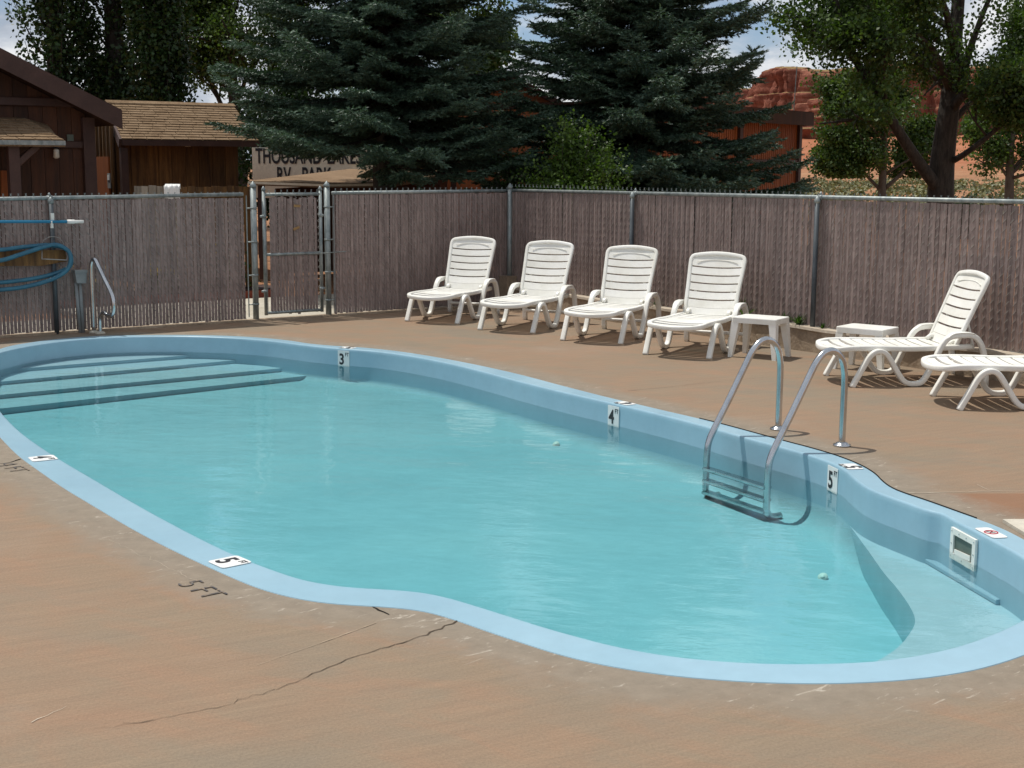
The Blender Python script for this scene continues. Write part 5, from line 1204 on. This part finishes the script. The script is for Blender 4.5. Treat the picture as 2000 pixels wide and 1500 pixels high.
mb = MB(); mb.box((fw0-nE*.38+dE*.05)+Z*(eL.z/2-.08), (.11, .11, eL.z-.1), rz=math.atan2(dE.y, dE.x)); mb.build('corner_post', 'brown_trim', shed)
lm = onp(367, 281, eL+nE*.1, tuple(nE)); l2 = tag(empty('flood_lamp', tuple(lm)), 'small pale lamp under the shed eave', 'lamp')
mb = MB(); mb.box((0, 0, 0), (.07, .07, .09)); mb.build('housing', 'cream_board', l2)
mb = MB(); mb.tube([(0, 0, .04), (0, 0, .09)], .02, 8); mb.build('neck', 'brown_trim', l2)

# plank screen and cloth in front of the shed
ps = tag(empty('plank_fence', (0, 0, 0)), 'weathered grey plank fence in front of the shed', 'fence'); rnd = random.Random(3)
Yp = 19.4; x = 262; k = 0
while x < 482:
    wpx = rnd.uniform(13, 17); grey = x < 350; q0, q1 = at(x, 370, Yp+(x-262)*.004), at(x+wpx-1.2, 370, Yp+(x+wpx-262)*.004); top = at(x, (363 if grey else 365.5)+rnd.uniform(-1, 1.5), Yp).z
    mb = MB(); mb.hexa([(q0.x, q0.y, 0), (q1.x, q1.y, 0), (q1.x, q1.y+.02, 0), (q0.x, q0.y+.02, 0), (q0.x, q0.y, top), (q1.x, q1.y, top-.004), (q1.x, q1.y+.02, top-.004), (q0.x, q0.y+.02, top)]); mb.build('plank', 'grey_wood' if grey else 'shed_wood', ps); x += wpx
q0, q1 = at(322, 363, Yp-.03), at(352, 363, Yp-.03)
V = []; F = []; nx, nz = 14, 7
for j in range(nz):
    for i in range(nx):
        f = i/(nx-1); V.append((q0.x+(q1.x-q0.x)*f, q0.y+(q1.y-q0.y)*f-.03*(j > 1)-.015*math.sin(f*19), q0.z+.02-.035*max(0, j-1)-.01*math.sin(f*7)*(j > 1)-.05*(j == nz-1)*abs(math.sin(f*5))+(.0 if j else -.06)))
F = [(j*nx+i, j*nx+i+1, (j+1)*nx+i+1, (j+1)*nx+i) for j in range(nz-1) for i in range(nx-1)]
me = np_mesh('towel', V, F, 'white_sign', True); o = link('towel', me, None); tag(o, 'white cloth hung over the grey plank fence', 'towel')
md = o.modifiers.new('thick', 'SOLIDIFY'); md.thickness = .008

# park sign
sg = tag(empty('park_sign', (0, 0, 0)), 'cream signboard with black capital letters, half hidden by the spruce', 'sign')
s0 = at(492, 288, 27.5); su = Vector((.86, -.50, 0)).normalized(); sn_ = Vector((su.y, -su.x, 0)); zb = at(492, 356, 27.5).z-.3; ztp = s0.z
Ls = 3.1
mb = MB(); mb.hexa([(s0.x, s0.y, zb), (s0.x+su.x*Ls, s0.y+su.y*Ls, zb), (s0.x+su.x*Ls-sn_.x*.05, s0.y+su.y*Ls-sn_.y*.05, zb), (s0.x-sn_.x*.05, s0.y-sn_.y*.05, zb),
                   (s0.x, s0.y, ztp), (s0.x+su.x*Ls, s0.y+su.y*Ls, ztp), (s0.x+su.x*Ls-sn_.x*.05, s0.y+su.y*Ls-sn_.y*.05, ztp), (s0.x-sn_.x*.05, s0.y-sn_.y*.05, ztp)])
mb.build('board', 'cream_board', sg)
t0 = onp(499, 306, s0+sn_*.01, tuple(sn_)); text_mesh('THOUSAND', .41, tuple(t0), su, Z, 'lettering', 'black_ink', sg, .008, 'LEFT', sx=.72); text_mesh('LAKES', .41, tuple(t0+su*1.75), su, Z, 'lettering', 'black_ink', sg, .008, 'LEFT', sx=.72)
t0 = onp(540, 343, s0+sn_*.01, tuple(sn_)); text_mesh('RV', .41, tuple(t0), su, Z, 'lettering', 'black_ink', sg, .008, 'LEFT', sx=.72); text_mesh('PARK', .41, tuple(t0+su*.62), su, Z, 'lettering', 'black_ink', sg, .008, 'LEFT', sx=.72)
for a in (.1, Ls-.1):
    mb = MB(); mb.box((s0.x+su.x*a-sn_.x*.1, s0.y+su.y*a-sn_.y*.1, ztp/2), (.1, .1, ztp)); mb.build('post', 'brown_trim', sg)

# low roof behind the gate
lr = tag(empty('low_shelter', (0, 0, 0)), 'low shelter with flat tan roof just beyond the gate', 'shelter')
a1 = at(485, 353, 22.3); zE = a1.z; b1_ = gp(606, 362, zE) ; 
b1_ = at(640, 362, 21.9); b1_.z = zE-.03; c1_ = at(770, 362, 22.6); c1_.z = zE-.02; d1_ = at(868, 340, 25.0); e1_ = at(846, 329, 27.0); f1_ = at(690, 329, 26.4)
pts = [a1, b1_, c1_, d1_, e1_, f1_]; mb = MB(); n = 6; mb.add([p for p in pts]+[p-Z*.07 for p in pts], [tuple(range(n))]+[(i, i+n, (i+1) % n+n, (i+1) % n) for i in range(n)]+[tuple(range(2*n-1, n-1, -1))]); lro = mb.build('roof', 'roof_sheet', lr)
mb = MB(); mb.sweep([p-Z*.03-Vector((0, .02, 0)) for p in pts[:3]], [(.01, .018), (-.01, .018), (-.01, -.018), (.01, -.018)], (0, 1, 0)); mb.build('fascia', 'cream_board', lro)
for p in (a1, b1_, c1_, d1_):
    mb = MB(); mb.box((p.x+.15, p.y+.3, (p.z-.08)/2), (.1, .1, p.z-.08)); mb.build('post', 'brown_trim', lr)
mb = MB(); mb.hexa([(a1.x+.2, 23.6, 0), (d1_.x, 26.0, 0), (d1_.x, 26.1, 0), (a1.x+.2, 23.7, 0), (a1.x+.2, 23.6, 1.45), (d1_.x, 26.0, 1.6), (d1_.x, 26.1, 1.6), (a1.x+.2, 23.7, 1.45)]); mb.build('back_wall', 'dark_wood', lr)

# brown building at the right
rb = tag(empty('boarded_building', (0, 0, 0)), 'orange brown boarded building with dark fascia behind the right hand spruce', 'building')
A0 = at(1440, 207, 27.0); B0 = at(1587, 219, 30.2); d = Vector((B0.x-A0.x, B0.y-A0.y, 0)); LB = d.length; d.normalize(); nb_ = Vector((-d.y, d.x, 0)); slp = (B0.z-A0.z)/LB
S_ = A0-d*3.2-Z*slp*3.2; E_ = B0; fh = .27
mb = MB(); back = nb_*6
mb.hexa([S_-Z*.10, E_-Z*.10, E_-Z*.10+back, S_-Z*.10+back, S_, E_, E_+back, S_+back]); mb.build('roof', 'roof_brown', rb)
mb = MB(); mb.sweep([S_-Z*.15+nb_*-.02, E_-Z*.15+nb_*-.02], [(.02, .14), (-.02, .14), (-.02, -.14), (.02, -.14)], (nb_.x, nb_.y, 0)); mb.build('fascia', 'dark_wood', rb)
mb = MB(); mb.sweep([E_-Z*.15+d*.02, E_-Z*.15+d*.02+back], [(.02, .14), (-.02, .14), (-.02, -.14), (.02, -.14)], (d.x, d.y, 0)); mb.build('fascia', 'dark_wood', rb)
W0 = S_+nb_*.25; W0.z = 0; wl = (onp(1556, 300, W0, tuple(nb_))-W0); wl.z = 0; LW = wl.length
topz = lambda s_: S_.z+slp*s_-.12
mb = MB(); q = [W0, W0+d*LW, W0+d*LW+nb_*5, W0+nb_*5]; mb.hexa([p+Z*-.1 for p in q]+[q[0]+Z*topz(0), q[1]+Z*topz(LW), q[2]+Z*topz(LW), q[3]+Z*topz(0)]); mb.build('wall', 'orange_wood', rb)
rndb = random.Random(8)
nbd = int(LW/.10)
mb = MB()
for i in range(nbd): s_ = (i+.5)*LW/nbd; mb.box(W0+d*s_-nb_*(.010+rndb.uniform(0, .006))+Z*(topz(s_)/2), (.078, .022, topz(s_)), rz=math.atan2(d.y, d.x))
o = mb.build('siding', 'orange_wood', rb); o['kind'] = 'stuff'
for px in (1556, 1440): q = onp(px, 300, W0, tuple(nb_)); s_ = (q-W0).dot(d); mb = MB(); mb.box(W0+d*s_-nb_*.05+Z*(topz(s_)/2), (.14, .07, topz(s_)), rz=math.atan2(d.y, d.x)); mb.build('corner_trim', 'brown_trim', rb)
q = onp(1500, 316, W0, tuple(nb_)); mb = MB(); mb.sweep([Vector((W0.x, W0.y, q.z))-nb_*.045, Vector((W0.x, W0.y, q.z))+d*LW-nb_*.045], rrect(.04, .09, .008, 2), (nb_.x, nb_.y, 0)); mb.build('trim_board', 'brown_trim', rb)
mst = tag(empty('antenna_mast', tuple(at(1548, 222, 32))), 'thin pale antenna mast above the boarded building', 'mast')
mb = MB(); mb.tube([(0, 0, -.6), (.06, 0, 1.05)], .012, 6); mb.build('mast_tube', 'galvanised', mst)
mb = MB(); mb.tube([(0, 0, -.6), (0, 0, -.5)], .03, 6); mb.build('foot', 'galvanised', mst)
# red-brown barn glimpsed between the spruces
bn = tag(empty('red_barn', (0, 0, 0)), 'red brown gabled barn glimpsed between the two spruces', 'barn')
Yb = 31; L0, R0, AP = at(850, 225, Yb), at(1120, 225, Yb), at(985, 150, Yb)
mb = MB(); A_ = [Vector((L0.x, Yb, 0)), Vector((R0.x, Yb, 0)), R0, AP, L0]; n = 5
mb.add(A_+[p+Vector((0, 5, 0)) for p in A_], [tuple(range(n))]+[(i, i+n, (i+1) % n+n, (i+1) % n) for i in range(n)]+[tuple(range(2*n-1, n-1, -1))]); mb.build('wall', 'orange_wood', bn)
for s_ in (L0, R0):
    e_ = (s_-AP); ov = s_+e_.normalized()*.35; mb = MB(); f_ = Vector((0, -.35, 0)); mb.hexa([AP+f_-Z*.0, ov+f_-Z*.0, ov+Vector((0, 5, 0)), AP+Vector((0, 5, 0)), AP+f_+Z*.14, ov+f_+Z*.14, ov+Vector((0, 5, 0))+Z*.14, AP+Vector((0, 5, 0))+Z*.14]); mb.build('roof', 'roof_brown', bn)

# path and flower bed beyond the gate
pa = [gp(455, 640), gp(700, 618), gp(720, 575), gp(500, 572), gp(440, 600)]
mb = MB(); a_, b_ = P3(g1+1.6, UL), P3(g0-2.2, UL); q = [a_+bk*.08, b_+bk*.08, b_+bk*2.6, a_+bk*2.6]
mb.hexa([Vector((p.x, p.y, -.08)) for p in q]+[Vector((p.x, p.y, .0)) for p in q]); tag(mb.build('path', 'pale_concrete'), 'pale concrete path outside the gate', kind='structure')
a_ = P3(Lf, UL); b_ = P3(g1+1.6, UL); q = [a_+bk*.08, b_+bk*.08, b_+bk*1.5, a_+bk*1.5]; mb = MB()
mb.hexa([Vector((p.x, p.y, -.08)) for p in q]+[Vector((p.x, p.y, -.004)) for p in q]); tag(mb.build('path', 'pale_concrete'), 'pale concrete path outside the left fence', kind='structure')
fb = tag(empty('flower_bed', tuple(P3(g1-.2, UL)+bk*3.0)), 'brick edged flower bed beyond the gate', 'flower bed')
for i in range(16):
    mb = MB(); mb.box(u*(i*.2-1.6), (.185, .10, .14), rz=math.atan2(u.y, u.x)); mb.build('brick', 'terracotta', fb)
mb = MB(); mb.box(u*-.1+bk*.4+Z*.02, (3.4, .7, .12), rz=math.atan2(u.y, u.x)); mb.build('soil', 'brown_trim', fb)
for i, (s_, hh, lab) in enumerate(((-1.2, .35, 'left clump of yellow flowers behind the left gate post'), (-.2, .3, 'low clump of yellow flowers seen through the gate gap'), (.75, .75, 'tall clump of yellow flowers behind the right gate post'))):
    p = Vector(fb.location)+u*s_+bk*.35; rg = np.random.default_rng(90+i); root = tag(empty('flower_clump', (p.x, p.y, .08)), lab, 'flowers', 'yellow flowers beyond the gate')
    P = rg.normal(size=(700, 3))*np.array([.16, .12, hh*.3]); P[:, 2] = np.abs(P[:, 2])+.03; link('leaves', leaves_mesh(P, .06, rg, 'leaves', 'weed_leaves'), None, root)
    P = rg.normal(size=(50, 3))*np.array([.15, .12, hh*.2])+np.array([0, 0, hh]); link('petals', leaves_mesh(P, .05, rg, 'petals', 'yellow_petal', asp=1), None, root)
